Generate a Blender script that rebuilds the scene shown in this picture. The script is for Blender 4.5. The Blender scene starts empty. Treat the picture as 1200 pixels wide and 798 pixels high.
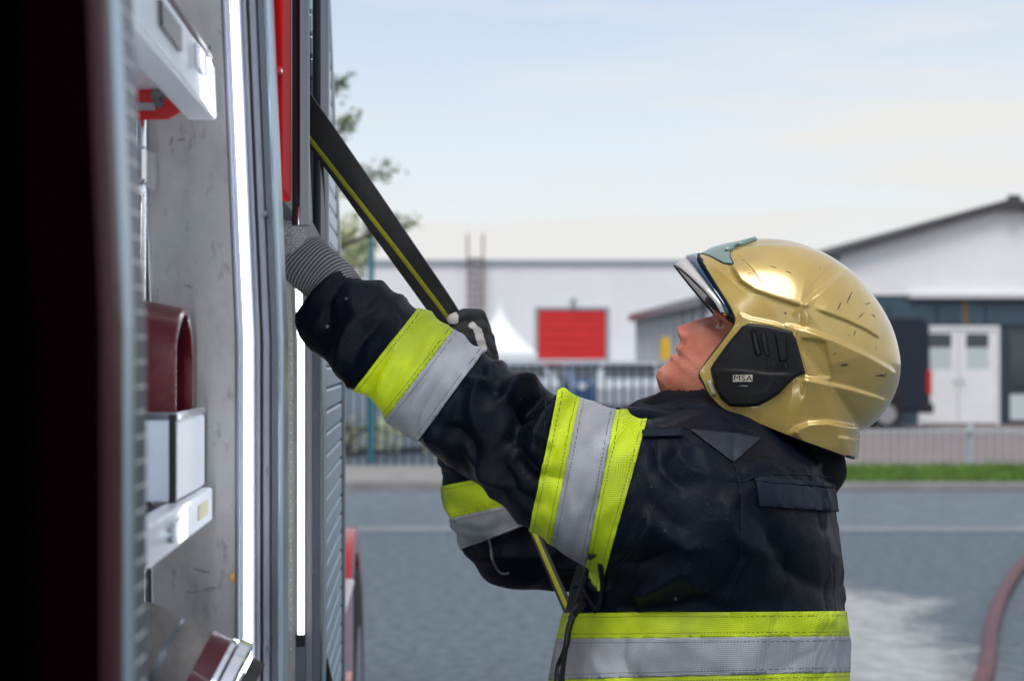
import bpy, bmesh, math, random
import numpy as np
from mathutils import Vector, Matrix, noise as mnoise

random.seed(7)
SC = bpy.context.scene
COL = SC.collection

# ---------------------------------------------------------------- camera
F = 1700.0; PX, PY, CH = 490.0, 420.0, 1.6        # focal length in photo pixels, principal point, eye height
cam = bpy.data.cameras.new('camera'); camo = bpy.data.objects.new('camera', cam); COL.objects.link(camo)
camo.location = (0, 0, CH); camo.rotation_euler = (math.pi/2, 0, 0)
cam.sensor_width = 36; cam.lens = F/1200*36
cam.shift_x = (600-PX)/1200; cam.shift_y = (PY-399)/1200
cam.clip_start = .05; cam.clip_end = 2000
cam.dof.use_dof = True; cam.dof.focus_distance = 1.92; cam.dof.aperture_fstop = 4.6; cam.dof.aperture_blades = 9
SC.camera = camo

# ---------------------------------------------------------------- sky, sun, exposure
SUN_EL, SUN_ROT = math.radians(60), math.radians(200)
world = bpy.data.worlds.new('World'); SC.world = world; world.use_nodes = True
nt = world.node_tree; nt.nodes.clear()
def wn(t, **k):
    n = nt.nodes.new(t)
    for a, b in k.items(): setattr(n, a, b)
    return n
out = wn('ShaderNodeOutputWorld'); bg = wn('ShaderNodeBackground')
sky = wn('ShaderNodeTexSky', sky_type='NISHITA', sun_disc=False)
sky.sun_elevation = SUN_EL; sky.sun_rotation = SUN_ROT; sky.air_density = 1.0; sky.dust_density = 1.0; sky.ozone_density = 1.0
tc = wn('ShaderNodeTexCoord'); sep = wn('ShaderNodeSeparateXYZ'); nt.links.new(tc.outputs['Generated'], sep.inputs[0])
mp = wn('ShaderNodeMapping'); mp.inputs['Scale'].default_value = (1.2, 1.2, 9.0); nt.links.new(tc.outputs['Generated'], mp.inputs[0])
nz = wn('ShaderNodeTexNoise'); nz.inputs['Scale'].default_value = 2.2; nz.inputs['Detail'].default_value = 6; nz.inputs['Roughness'].default_value = .55
nt.links.new(mp.outputs[0], nz.inputs['Vector'])
# thin high cloud everywhere, thicker towards the horizon
hz = wn('ShaderNodeMapRange'); hz.inputs[1].default_value = 0.0; hz.inputs[2].default_value = .23; hz.inputs[3].default_value = 1.0; hz.inputs[4].default_value = .52
nt.links.new(sep.outputs['Z'], hz.inputs[0])
cl = wn('ShaderNodeMapRange'); cl.inputs[1].default_value = .40; cl.inputs[2].default_value = .68; cl.inputs[3].default_value = -.06; cl.inputs[4].default_value = .45
nt.links.new(nz.outputs['Fac'], cl.inputs[0])
mx = wn('ShaderNodeMath', operation='MAXIMUM'); nt.links.new(hz.outputs[0], mx.inputs[0])
ad = wn('ShaderNodeMath', operation='ADD', use_clamp=True); nt.links.new(hz.outputs[0], ad.inputs[0]); nt.links.new(cl.outputs[0], ad.inputs[1])
mix = wn('ShaderNodeMix', data_type='RGBA'); nt.links.new(ad.outputs[0], mix.inputs['Factor'])
nt.links.new(sky.outputs[0], mix.inputs['A']); mix.inputs['B'].default_value = (4.5, 4.47, 4.42, 1)
nt.links.new(mix.outputs['Result'], bg.inputs['Color']); bg.inputs['Strength'].default_value = .12
nt.links.new(bg.outputs[0], out.inputs[0])
sl = bpy.data.lights.new('sun', 'SUN'); sl.energy = 1.5; sl.angle = math.radians(30); sl.color = (1, .96, .91)
so = bpy.data.objects.new('sun', sl); COL.objects.link(so)
sd = Vector((math.sin(SUN_ROT)*math.cos(SUN_EL), math.cos(SUN_ROT)*math.cos(SUN_EL), math.sin(SUN_EL)))
so.rotation_euler = sd.to_track_quat('Z', 'Y').to_euler(); so.location = (4, -6, 8)
SC.view_settings.view_transform = 'Standard'; SC.view_settings.look = 'None'; SC.view_settings.exposure = .64; SC.view_settings.gamma = 1
SC.cycles.use_denoising = True
SC.cycles.max_bounces = 8; SC.cycles.transparent_max_bounces = 8

# ---------------------------------------------------------------- helpers
def P(px, py, Y):                                   # photo pixel + distance -> world point
    return Vector(((px-PX)*Y/F, Y, CH-(py-PY)*Y/F))
MATS = {}
def mat(name, color, rough=.5, metal=0., noise=None, bump=None, coat=0., emit=None, spec=.5, trans=0., sss=0., coatr=.05, stretch=(1,1,1), sheen=0.):
    m = bpy.data.materials.new(name); m.use_nodes = True; MATS[name] = m
    t = m.node_tree; b = t.nodes['Principled BSDF']
    b.inputs['Base Color'].default_value = (*color, 1); b.inputs['Roughness'].default_value = rough; b.inputs['Metallic'].default_value = metal
    b.inputs['Coat Weight'].default_value = coat; b.inputs['Coat Roughness'].default_value = coatr; b.inputs['Specular IOR Level'].default_value = spec
    b.inputs['Transmission Weight'].default_value = trans
    if sheen: b.inputs['Sheen Weight'].default_value = sheen; b.inputs['Sheen Roughness'].default_value = .4
    if sss: b.inputs['Subsurface Weight'].default_value = sss; b.inputs['Subsurface Radius'].default_value = (.012, .004, .002); b.inputs['Subsurface Scale'].default_value = 1
    if emit: b.inputs['Emission Color'].default_value = (*emit[0], 1); b.inputs['Emission Strength'].default_value = emit[1]
    c = t.nodes.new('ShaderNodeTexCoord'); mpn = t.nodes.new('ShaderNodeMapping'); mpn.inputs['Scale'].default_value = stretch
    t.links.new(c.outputs['Object'], mpn.inputs[0])
    m['map'] = mpn.name
    if noise:                                       # (scale, dark factor, light factor[, colour2])
        n = t.nodes.new('ShaderNodeTexNoise'); n.inputs['Scale'].default_value = noise[0]; n.inputs['Detail'].default_value = 8; n.inputs['Roughness'].default_value = .62
        t.links.new(mpn.outputs[0], n.inputs['Vector'])
        r = t.nodes.new('ShaderNodeValToRGB'); r.color_ramp.elements[0].position = .3; r.color_ramp.elements[1].position = .72
        c2 = noise[3] if len(noise) > 3 else color
        r.color_ramp.elements[0].color = (*[x*noise[1] for x in color], 1); r.color_ramp.elements[1].color = (*[min(1, x*noise[2]) for x in c2], 1)
        t.links.new(n.outputs['Fac'], r.inputs['Fac']); t.links.new(r.outputs[0], b.inputs['Base Color'])
        rr = t.nodes.new('ShaderNodeMapRange'); rr.inputs[3].default_value = max(.02, rough-.09); rr.inputs[4].default_value = min(1, rough+.09)
        t.links.new(n.outputs['Fac'], rr.inputs[0]); t.links.new(rr.outputs[0], b.inputs['Roughness'])
    if bump:                                        # (scale, strength, distance)
        n2 = t.nodes.new('ShaderNodeTexNoise'); n2.inputs['Scale'].default_value = bump[0]; n2.inputs['Detail'].default_value = 5
        t.links.new(mpn.outputs[0], n2.inputs['Vector'])
        bp = t.nodes.new('ShaderNodeBump'); bp.inputs['Strength'].default_value = bump[1]; bp.inputs['Distance'].default_value = bump[2]
        t.links.new(n2.outputs['Fac'], bp.inputs['Height']); t.links.new(bp.outputs[0], b.inputs['Normal'])
    return m

class MB:
    def __init__(s): s.v = []; s.f = []
    def add(s, v, f):
        o = len(s.v); s.v += [tuple(x) for x in v]; s.f += [tuple(i+o for i in q) for q in f]; return s
    def box(s, lo, hi):
        x0, y0, z0 = lo; x1, y1, z1 = hi
        return s.add([(x0,y0,z0),(x1,y0,z0),(x1,y1,z0),(x0,y1,z0),(x0,y0,z1),(x1,y0,z1),(x1,y1,z1),(x0,y1,z1)],
                     [(0,3,2,1),(4,5,6,7),(0,1,5,4),(1,2,6,5),(2,3,7,6),(3,0,4,7)])
    def prism(s, poly, d):                          # polygon (3d points) extruded by vector d
        n = len(poly); d = Vector(d)
        v = [Vector(p) for p in poly]; v += [p+d for p in v]
        f = [tuple(range(n))[::-1], tuple(range(n, 2*n))] + [(i, (i+1) % n, n+(i+1) % n, n+i) for i in range(n)]
        return s.add(v, f)
    def tube(s, pts, r, n=12, cap=True, sx=1., up=None):
        pts = [Vector(p) for p in pts]; rs = r if isinstance(r, (list, tuple)) else [r]*len(pts)
        v = []; ref = Vector(up) if up else None
        for i, p in enumerate(pts):
            t = (pts[min(i+1, len(pts)-1)]-pts[max(i-1, 0)]).normalized()
            if ref is None: ref = Vector((0, 0, 1)) if abs(t.z) < .9 else Vector((1, 0, 0))
            a = (ref-t*ref.dot(t)).normalized(); b = t.cross(a); ref = a
            for k in range(n):
                w = 2*math.pi*k/n; v.append(p+(a*math.cos(w)+b*math.sin(w)*sx)*rs[i])
        f = []
        for i in range(len(pts)-1):
            for k in range(n):
                f.append((i*n+k, i*n+(k+1) % n, (i+1)*n+(k+1) % n, (i+1)*n+k))
        if cap: f.append(tuple(range(n))[::-1]); f.append(tuple(range((len(pts)-1)*n, len(pts)*n)))
        return s.add(v, f)
    def mesh(s, name='m'):
        me = bpy.data.meshes.new(name); me.from_pydata([tuple(x) for x in s.v], [], s.f); me.update()
        bm = bmesh.new(); bm.from_mesh(me); bmesh.ops.recalc_face_normals(bm, faces=bm.faces[:]); bm.to_mesh(me); bm.free()
        return me
def smooth_mesh(me, ang=None):
    me.polygons.foreach_set('use_smooth', [True]*len(me.polygons))
    if ang: me.set_sharp_from_angle(angle=math.radians(ang))
def link(name, me, m, parent=None, local=False, bevel=0., smooth=None):
    o = bpy.data.objects.new(name, me); COL.objects.link(o)
    if m is not None:
        if not me.materials: me.materials.append(MATS[m] if isinstance(m, str) else m)
    if parent:
        o.parent = parent
        if not local: o.matrix_parent_inverse = Matrix.Translation(parent.location).inverted()
    if smooth: smooth_mesh(me, smooth)
    if bevel:
        b = o.modifiers.new('bevel', 'BEVEL'); b.width = bevel; b.segments = 2; b.limit_method = 'ANGLE'; b.angle_limit = math.radians(40); b.harden_normals = False
    return o
def obj(name, mb, m, parent=None, local=False, bevel=0., smooth=None):
    return link(name, mb.mesh(name), m, parent, local, bevel, smooth)
def tag(o, label, cat, group=None, kind=None):
    o['label'] = label; o['category'] = cat
    if group: o['group'] = group
    if kind: o['kind'] = kind
    return o
def thing(name, label, cat, loc=(0, 0, 0), group=None, rz=0.):
    o = bpy.data.objects.new(name, None); COL.objects.link(o); o.location = loc; o.rotation_euler = (0, 0, rz)
    o.empty_display_size = .1
    return tag(o, label, cat, group)
def struct(name, mb, m, **k):
    o = obj(name, mb, m, **k); o['kind'] = 'structure'; return o
def catmull(pts, n=8):
    pts = [Vector(p) for p in pts]; q = [pts[0]*2-pts[1]]+pts+[pts[-1]*2-pts[-2]]; r = []
    for i in range(1, len(q)-2):
        for k in range(n):
            t = k/n; a, b, c, d = q[i-1:i+3]
            r.append(.5*((2*b)+(c-a)*t+(2*a-5*b+4*c-d)*t*t+(3*b-a-3*c+d)*t**3))
    return r+[pts[-1]]

# ---------------------------------------------------------------- materials
mat('asphalt', (.098, .128, .16), .85, noise=(12, .58, 1.36), bump=(140, .4, .006))
mat('road', (.125, .155, .19), .8, noise=(4, .75, 1.2), bump=(120, .4, .005))
mat('marking', (.21, .23, .255), .7, noise=(9, .7, 1.1))
mat('dust', (.44, .465, .485), .9, noise=(8, .6, 1.15))
mat('concrete', (.25, .245, .24), .85, noise=(2, .8, 1.15), bump=(60, .3, .004))
mat('clinker', (.20, .165, .165), .85, noise=(1.5, .8, 1.15))
mat('grass', (.09, .2, .02), .6, noise=(3, .6, 1.3, (.12, .24, .03)))
mat('soil', (.06, .07, .03), .9, noise=(4, .7, 1.3))
mat('hall_white', (.82, .82, .84), .5, noise=(.3, .93, 1.04))
mat('hall_trim', (.33, .37, .41), .5)
mat('red_door', (.62, .022, .02), .4, noise=(.8, .9, 1.08))
mat('dock', (.3, .35, .4), .7, noise=(1, .8, 1.1))
mat('tent', (.78, .82, .85), .6)
mat('rust_steel', (.27, .2, .2), .6, noise=(3, .7, 1.2))
mat('gable_white', (.82, .83, .85), .6, noise=(.5, .94, 1.04))
mat('slate_blue', (.035, .07, .10), .45, noise=(1.2, .75, 1.3))
mat('slate_dark', (.03, .045, .06), .3, noise=(1.5, .8, 1.2))
mat('roof_dark', (.06, .06, .065), .7, noise=(2, .8, 1.2))
mat('white_paint', (.78, .8, .82), .4, noise=(2, .93, 1.05))
mat('pane', (.2, .27, .3), .08, spec=.8)
mat('pane_dark', (.025, .04, .05), .08, spec=.8)
mat('curtain', (.5, .58, .6), .7)
mat('rust_stain', (.16, .10, .055), .8, noise=(6, .7, 1.3))
mat('galv', (.5, .54, .58), .5, .1, noise=(5, .8, 1.1))
mat('fence_dark', (.018, .03, .042), .5)
mat('yellow_sign', (.85, .5, .01), .45)
mat('car_dark', (.008, .015, .028), .35, coat=.1, spec=.3)
mat('car_blue', (.03, .09, .22), .25, coat=.6)
mat('car_grey', (.22, .27, .33), .25, .3, coat=.6)
mat('car_white', (.36, .41, .47), .3, coat=.5)
mat('car_red', (.4, .03, .03), .3, coat=.5)
mat('tyre', (.015, .015, .016), .8)
mat('rim', (.4, .41, .43), .35, .8)
mat('tail_red', (.55, .012, .015), .2, coat=.5)
mat('head_lamp', (.7, .72, .75), .1, coat=.5)
mat('bark', (.06, .05, .04), .85, noise=(12, .7, 1.3))
mat('leaf', (.07, .12, .03), .55, noise=(1.2, .6, 1.5, (.16, .2, .06)))
mat('hedge', (.26, .32, .14), .6, noise=(1.5, .6, 1.4, (.42, .46, .26)))
mat('hose_maroon', (.12, .05, .06), .6, noise=(14, .7, 1.3), bump=(80, .3, .002))
# truck
mat('truck_red', (.62, .004, .006), .25, coat=.8, noise=(3, .95, 1.03))
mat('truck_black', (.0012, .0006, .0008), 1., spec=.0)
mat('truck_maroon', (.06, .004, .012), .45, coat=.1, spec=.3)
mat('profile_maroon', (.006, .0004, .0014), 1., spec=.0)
mat('header_red', (.62, .004, .006), .6, spec=.1)
mat('canopy', (.6, .62, .66), .6)
mat('diode', (.8, .82, .85), .3)
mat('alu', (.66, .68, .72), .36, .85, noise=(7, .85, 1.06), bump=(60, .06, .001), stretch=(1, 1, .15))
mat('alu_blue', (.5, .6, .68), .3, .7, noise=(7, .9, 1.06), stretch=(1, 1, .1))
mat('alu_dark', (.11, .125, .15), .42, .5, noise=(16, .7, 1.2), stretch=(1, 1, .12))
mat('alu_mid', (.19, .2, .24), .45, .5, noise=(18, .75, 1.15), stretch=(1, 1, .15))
mat('partition', (.40, .39, .385), .42, .35, noise=(9, .8, 1.08), bump=(30, .05, .002))
mat('scuff', (.25, .23, .215), .6, noise=(60, .6, 1.5))
mat('chrome', (.75, .76, .8), .12, 1.)
mat('steel_tube', (.20, .21, .24), .14, .95, noise=(30, .85, 1.05), stretch=(1, 1, .06))
mat('slot_black', (.008, .008, .009), .6)
mat('led', (1, 1, 1), .4, emit=((.86, .92, 1), 10.))
mat('led_inner', (1, 1, 1), .4, emit=((.9, .95, 1), 16.))
mat('led_warm', (1, 1, 1), .4, emit=((.95, 1, .86), 5.))
mat('white_tray', (.76, .78, .83), .35, noise=(6, .93, 1.03), coat=.3)
mat('sticker', (.55, .52, .2), .5)
mat('red_leather', (.12, .005, .009), .28, noise=(14, .7, 1.4), bump=(120, .15, .0015), coat=.35, coatr=.2)
mat('hose_fabric', (.17, .155, .145), .85, noise=(30, .6, 1.3), bump=(420, .8, .002), stretch=(1, 1, .35))
mat('tray_alu', (.60, .65, .74), .5, .3, noise=(12, .85, 1.08))
mat('shutter', (.5, .62, .7), .35, .6, noise=(5, .9, 1.06))
mat('orange_lamp', (.8, .14, .01), .2, coat=.5)
# clothing
mat('navy', (.0017, .0034, .0092), .5, noise=(7, .6, 1.7), bump=(700, .35, .0012), sheen=.01, spec=.13)
mat('navy_flap', (.0045, .0085, .019), .6, noise=(9, .75, 1.4), bump=(600, .4, .0012), sheen=.01, spec=.16)
mat('yoke_grey', (.0075, .014, .026), .6, noise=(40, .7, 1.3), bump=(500, .4, .001))
mat('hood_black', (.0035, .004, .007), .85, noise=(20, .7, 1.4), bump=(500, .3, .001), sheen=.02, spec=.2)
mat('trouser', (.008, .012, .024), .75, bump=(500, .3, .001))
mat('boot', (.01, .01, .01), .4)
mat('zip_dark', (.02, .022, .025), .35, .6)
mat('cord_black', (.008, .008, .01), .5)
mat('cord_grey', (.10, .10, .115), .7)
mat('button', (.12, .12, .13), .5, .5)
mat('bolt', (.16, .17, .19), .5, .5)
mat('glove_black', (.011, .011, .013), .7, bump=(300, .4, .001), noise=(60, .7, 1.4))
mat('glove_pale', (.6, .56, .54), .75, bump=(300, .3, .001), noise=(50, .8, 1.1))
mat('rubber_black', (.034, .033, .036), .5, noise=(26, .65, 1.5), bump=(200, .15, .001))
mat('hose_yellow', (.42, .42, .02), .6, noise=(60, .8, 1.2))
mat('eye_white', (.6, .55, .5), .15)
mat('iris', (.03, .02, .015), .15)
# helmet
mat('helmet_edge', (.01, .012, .014), .4)
mat('plate_black', (.0055, .006, .0085), .42, spec=.3, noise=(80, .8, 1.3), bump=(900, .25, .0006))
mat('plate_dark', (.005, .0055, .007), .35)
mat('badge', (.5, .46, .38), .35, .5)
mat('badge_ink', (.012, .012, .014), .5)
mat('crest_teal', (.16, .25, .23), .3, coat=.6, noise=(12, .85, 1.15))
mat('visor_dark', (.015, .05, .11), .1, .3, coat=1.)
mat('visor_inner', (.85, .85, .86), .12, coat=.6)
mat('brass', (.5, .28, .09), .25, .9)
# ================================================================ SETTING
struct('ground', MB().add([(-400,-60,0),(400,-60,0),(400,700,0),(-400,700,0)], [(0,1,2,3)]), 'asphalt')
struct('road', MB().add([(-120,13.75,.004),(120,13.75,.004),(120,17.6,.004),(-120,17.6,.004)], [(0,1,2,3)]), 'road')
struct('road_marking', MB().add([(-120,13.35,.008),(120,13.35,.008),(120,13.72,.008),(-120,13.72,.008)], [(0,1,2,3)]), 'marking')
struct('forecourt', MB().add([(3.4,20.2,.006),(60,20.2,.006),(60,36,.006),(3.4,36,.006)], [(0,1,2,3)]), 'clinker')
struct('pavement', MB().box((-60,17.6,0),(3.8,20.2,.11)), 'concrete', bevel=.01)
struct('verge', MB().box((3.802,17.62,0),(60,20.19,.09)), 'soil', bevel=.02)
struct('kerb', MB().box((3.802,17.5,0),(60,17.618,.10)), 'concrete', bevel=.015)
# pale dried patch on the asphalt
def ground_pt(px, py, z=0.):
    Y = (CH-z)*F/(py-PY); return Vector(((px-PX)*Y/F, Y, z))
edge = catmull([ground_pt(x, y, .004) for x, y in [(940,830),(930,700),(975,684),(1020,694),(1062,702),(1098,704),(1078,722),(1092,742),(1122,762),(1152,772),(1146,790),(1130,830),(1040,900)]], 14)
rv = []
for i, p in enumerate(edge):
    j = mnoise.noise(Vector((i*.37, 1.3, 0)))*.06+mnoise.noise(Vector((i*.9, 7.3, 0)))*.04
    rv.append((p.x+j, p.y+j*1.5, .004))
pol = np.array([q[:2] for q in rv]); gx_, gy_ = np.meshgrid(np.linspace(pol[:, 0].min()-.5, pol[:, 0].max()+.5, 90), np.linspace(pol[:, 1].min()-.5, pol[:, 1].max()+.7, 90)); gp = np.stack((gx_.ravel(), gy_.ravel()), 1)
sdm = np.full(len(gp), 1e9); ins = np.zeros(len(gp), bool)
for a_, b_ in zip(pol, np.roll(pol, -1, 0)):
    ab = b_-a_; tt = np.clip(((gp-a_)@ab)/max(ab@ab, 1e-9), 0, 1); sdm = np.minimum(sdm, np.linalg.norm(gp-a_-tt[:, None]*ab, axis=1))
    ins ^= ((a_[1] > gp[:, 1]) != (b_[1] > gp[:, 1])) & (gp[:, 0] < (b_[0]-a_[0])*(gp[:, 1]-a_[1])/(b_[1]-a_[1]+1e-12)+a_[0])
sdm = np.where(ins, sdm, -sdm)
dme = bpy.data.meshes.new('dust_patch'); dme.from_pydata([(x_, y_, .004) for x_, y_ in gp], [], [(r_*90+c_, r_*90+c_+1, r_*90+c_+91, r_*90+c_+90) for r_ in range(89) for c_ in range(89)])
dat = dme.attributes.new('fade', 'FLOAT', 'POINT'); dat.data.foreach_set('value', sdm.astype(np.float32))
t = MATS['dust'].node_tree; b = t.nodes['Principled BSDF']; fa = t.nodes.new('ShaderNodeAttribute'); fa.attribute_name = 'fade'
dno = t.nodes.new('ShaderNodeTexNoise'); dno.inputs['Scale'].default_value = 3.2; dno.inputs['Detail'].default_value = 9; dno.inputs['Roughness'].default_value = .65; t.links.new(t.nodes[MATS['dust']['map']].outputs[0], dno.inputs['Vector'])
dm = t.nodes.new('ShaderNodeMath'); dm.operation = 'MULTIPLY_ADD'; dm.inputs[1].default_value = .9; dm.inputs[2].default_value = -.30; t.links.new(dno.outputs['Fac'], dm.inputs[0])
ds = t.nodes.new('ShaderNodeMath'); ds.operation = 'ADD'; t.links.new(fa.outputs['Fac'], ds.inputs[0]); t.links.new(dm.outputs[0], ds.inputs[1])
dr0 = t.nodes.new('ShaderNodeMapRange'); dr0.interpolation_type = 'SMOOTHSTEP'; dr0.inputs[1].default_value = -.10; dr0.inputs[2].default_value = .45; dr0.inputs[4].default_value = .85; t.links.new(ds.outputs[0], dr0.inputs[0]); t.links.new(dr0.outputs[0], b.inputs['Alpha'])
o = link('dust_patch', dme, 'dust'); o['kind'] = 'structure'

# grass on the verge
bv = []; bf = []
for i in range(15000):
    x = random.uniform(3.85, 11.5); y = random.uniform(17.66, 20.15); h = random.uniform(.05, .13)*(1+.5*mnoise.noise(Vector((x*1.3, y*1.3, 0)))); a = random.uniform(0, math.pi); w = .007
    dx, dy = math.cos(a)*w, math.sin(a)*w; lx, ly = random.gauss(0, .03), random.gauss(0, .03); o = len(bv)
    bv += [(x-dx, y-dy, .085), (x+dx, y+dy, .085), (x+lx, y+ly, .085+h)]; bf.append((o, o+1, o+2))
g = obj('grass', MB().add(bv, bf), 'grass'); tag(g, 'strip of short green grass along the kerb', 'grass', kind='stuff')

# ---- white industrial hall
def corr(mb, x0, x1, z0, z1, Y, pitch=.28, dep=.05):
    n = max(1, int(round((x1-x0)/pitch))); p = (x1-x0)/n; xs = []
    for i in range(n):
        b = x0+i*p; xs += [(b, 0), (b+p*.3, 0), (b+p*.4, -dep), (b+p*.8, -dep), (b+p*.9, 0)]
    xs.append((x1, 0)); v = []; f = []
    for x, d in xs: v += [(x, Y+d, z0), (x, Y+d, z1)]
    for i in range(len(xs)-1): f.append((2*i, 2*i+2, 2*i+3, 2*i+1))
    return mb.add(v, f)
HY = 70.; dl, dr = P(630,0,HY).x, P(710,0,HY).x; dz1 = P(0,363,HY).z; dz0 = P(0,421,HY).z; rz = P(0,307,HY).z
hall = thing('industrial_hall', 'long white ribbed industrial hall with a red roller door', 'building', (6, HY+10, 0))
w = MB(); corr(w, -26, dl, .0, rz, HY); corr(w, dr, 34, .0, rz, HY); corr(w, dl, dr, dz1, rz, HY); corr(w, dl, dr, 0, dz0, HY)
obj('wall', w, 'hall_white', hall)
obj('side_wall', MB().box((-26, HY+.01, 0), (34, HY+22, rz-.05)), 'hall_white', hall)
obj('roof_edge', MB().box((-26.1, HY-.16, rz-.12), (34.1, HY+22.1, rz+.1)), 'hall_trim', hall)
obj('dock_base', MB().box((dl-4, HY-2.0, 0), (dr+5.5, HY-.06, dz0-.1)), 'dock', hall)
dr_o = obj('door', MB().box((dl, HY-.02, dz0), (dr, HY+.0, dz1)), 'red_door', hall)
for i in range(5):
    h = (dz1-dz0)/5; obj('panel', MB().box((dl+.02, HY-.07, dz0+i*h+.02), (dr-.02, HY-.021, dz0+(i+1)*h-.02)), 'red_door', dr_o, bevel=.015).matrix_parent_inverse = Matrix.Identity(4)
fr = MB(); fr.box((dl-.16, HY-.12, dz0), (dl, HY-.0, dz1+.15)); fr.box((dr, HY-.12, dz0), (dr+.16, HY, dz1+.15)); fr.box((dl, HY-.12, dz1), (dr, HY, dz1+.15))
obj('door_frame', fr, 'hall_trim', hall)
lm = MB(); cxl = P(671,352,HY); lm.box((cxl.x-.12, HY-.35, cxl.z-.1), (cxl.x+.12, HY-.051, cxl.z+.12)); obj('wall_lamp', lm, 'hall_trim', hall, bevel=.03)
ld = bpy.data.objects.new('roof_ladder', None)
lx0, lx1 = P(548,0,69.6).x, P(566,0,69.6).x; lt = P(0,274,69.6).z
lo = obj('ladder', MB().box((lx0-.05, 69.55, .4), (lx0+.05, 69.65, lt)).box((lx1-.05, 69.55, .4), (lx1+.05, 69.65, lt)).box((lx0-.05,69.3,lt-1.35),(lx0+.04,69.95,lt-1.27)).box((lx1-.04,69.3,lt-1.35),(lx1+.05,69.95,lt-1.27)), 'rust_steel', hall)
bpy.data.objects.remove(ld)
rung = MB().box((lx0+.051, 69.56, -.06), (lx1-.051, 69.64, .06)).mesh('rung')
for i in range(17):
    r = link('rung', rung, 'rust_steel', lo, local=True); r.location = (0, 0, .6+i*.36)

# ---- gabled shed
GY = 35.; gx0, gx1, gxa = P(985,0,GY).x, P(1379,0,GY).x, P(1182,0,GY).x
ze, za = P(0,299,GY).z, P(0,243,GY).z; zb = P(0,346,GY).z
shed = thing('gabled_shed', 'white gabled shed with slate blue lower storey and double doors', 'building', ((gx0+gx1)/2, GY+8, 0))
obj('gable_wall', MB().prism([(gx0,GY,zb),(gx1,GY,zb),(gx1,GY,ze),(gxa,GY,za),(gx0,GY,ze)], (0,16,0)), 'gable_white', shed)
ddl, ddr = P(1076,0,GY).x, P(1171,0,GY).x; ddt = P(0,382,GY).z
lw = MB(); lw.box((gx0, GY+.03, 0), (ddl, GY+16, zb-.003)); lw.box((ddr, GY+.03, 0), (gx1, GY+16, zb-.003)); lw.box((ddl, GY+.03, ddt), (ddr, GY+16, zb-.003))
obj('lower_wall', lw, 'slate_blue', shed)
for i in range(7):
    x0 = gx0+.02+i*1.16
    obj('fascia_panel', MB().box((x0, GY-.03, P(0,381,GY).z), (x0+1.12, GY+.029, P(0,356,GY).z)), 'slate_blue', shed, bevel=.01)
obj('canopy_strip', MB().box((P(1064,0,GY).x, GY-.18, P(0,350,GY).z), (gx1, GY-.005, P(0,344,GY).z)), 'canopy', shed, bevel=.01)
sl_ = (za-ze)/(gxa-gx0); rf = MB()
for s in (0, 1):
    ex = gx0-.35 if s == 0 else gx1+.35; ez = ze-.35*sl_
    rf.prism([(ex,GY-.3,ez),(gxa,GY-.3,za+.02),(gxa,GY-.3,za+.2),(ex,GY-.3,ez+.16)], (0,16.6,0))
obj('roof', rf, 'roof_dark', shed)
obj('ridge_cap', MB().box((gxa-.16, GY-.36, za-.12), (gxa+.16, GY-.301, za+.26)), 'roof_dark', shed, bevel=.02)
obj('stain', MB().box((P(1127,0,GY).x, GY-.034, ddt+.05), (P(1134,0,GY).x, GY-.0305, P(0,353,GY).z)), 'rust_stain', shed)
fr = MB(); fr.box((ddl, GY-.03, 0), (ddl+.08, GY+.06, ddt)); fr.box((ddr-.08, GY-.03, 0), (ddr, GY+.06, ddt)); fr.box((ddl+.08, GY-.03, ddt-.09), (ddr-.08, GY+.06, ddt))
obj('door_frame', fr, 'white_paint', shed, bevel=.01)
mid = (ddl+ddr)/2
for a, b in ((ddl+.09, mid-.01), (mid+.01, ddr-.09)):
    wz0, wz1 = P(0,434,GY).z, P(0,391,GY).z; m = MB()
    m.box((a, GY, .04), (b, GY+.05, wz0)); m.box((a, GY, wz1), (b, GY+.05, ddt-.1)); m.box((a, GY, wz0), (a+.16, GY+.05, wz1)); m.box((b-.16, GY, wz0), (b, GY+.05, wz1))
    d = obj('door', m, 'white_paint', shed)
    zc = wz0+(wz1-wz0)*.62
    obj('pane', MB().box((a+.16, GY+.02, wz0), (b-.16, GY+.03, zc)), 'curtain', d).matrix_parent_inverse = Matrix.Identity(4)
    obj('pane', MB().box((a+.16, GY+.021, zc), (b-.16, GY+.031, wz1)), 'pane_dark', d).matrix_parent_inverse = Matrix.Identity(4)
    obj('handle', MB().box((b-.1 if a < mid-.5 else a+.06, GY-.05, .98), (b-.06 if a < mid-.5 else a+.1, GY-.001, 1.12)), 'galv', d).matrix_parent_inverse = Matrix.Identity(4)
wa, wb = P(1178,0,GY).x, P(1260,0,GY).x
wi = obj('window', MB().box((wa, GY-.03, .05), (wb, GY+.028, P(0,383,GY).z)), 'slate_dark', shed, bevel=.01)
for k in range(2):
    x0 = wa+.1+k*.82
    obj('pane', MB().box((x0, GY-.045, P(0,455,GY).z), (x0+.72, GY-.031, P(0,390,GY).z)), 'pane_dark', wi).matrix_parent_inverse = Matrix.Identity(4)
    obj('panel', MB().box((x0, GY-.045, .12), (x0+.72, GY-.031, P(0,462,GY).z)), 'curtain', wi).matrix_parent_inverse = Matrix.Identity(4)

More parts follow.
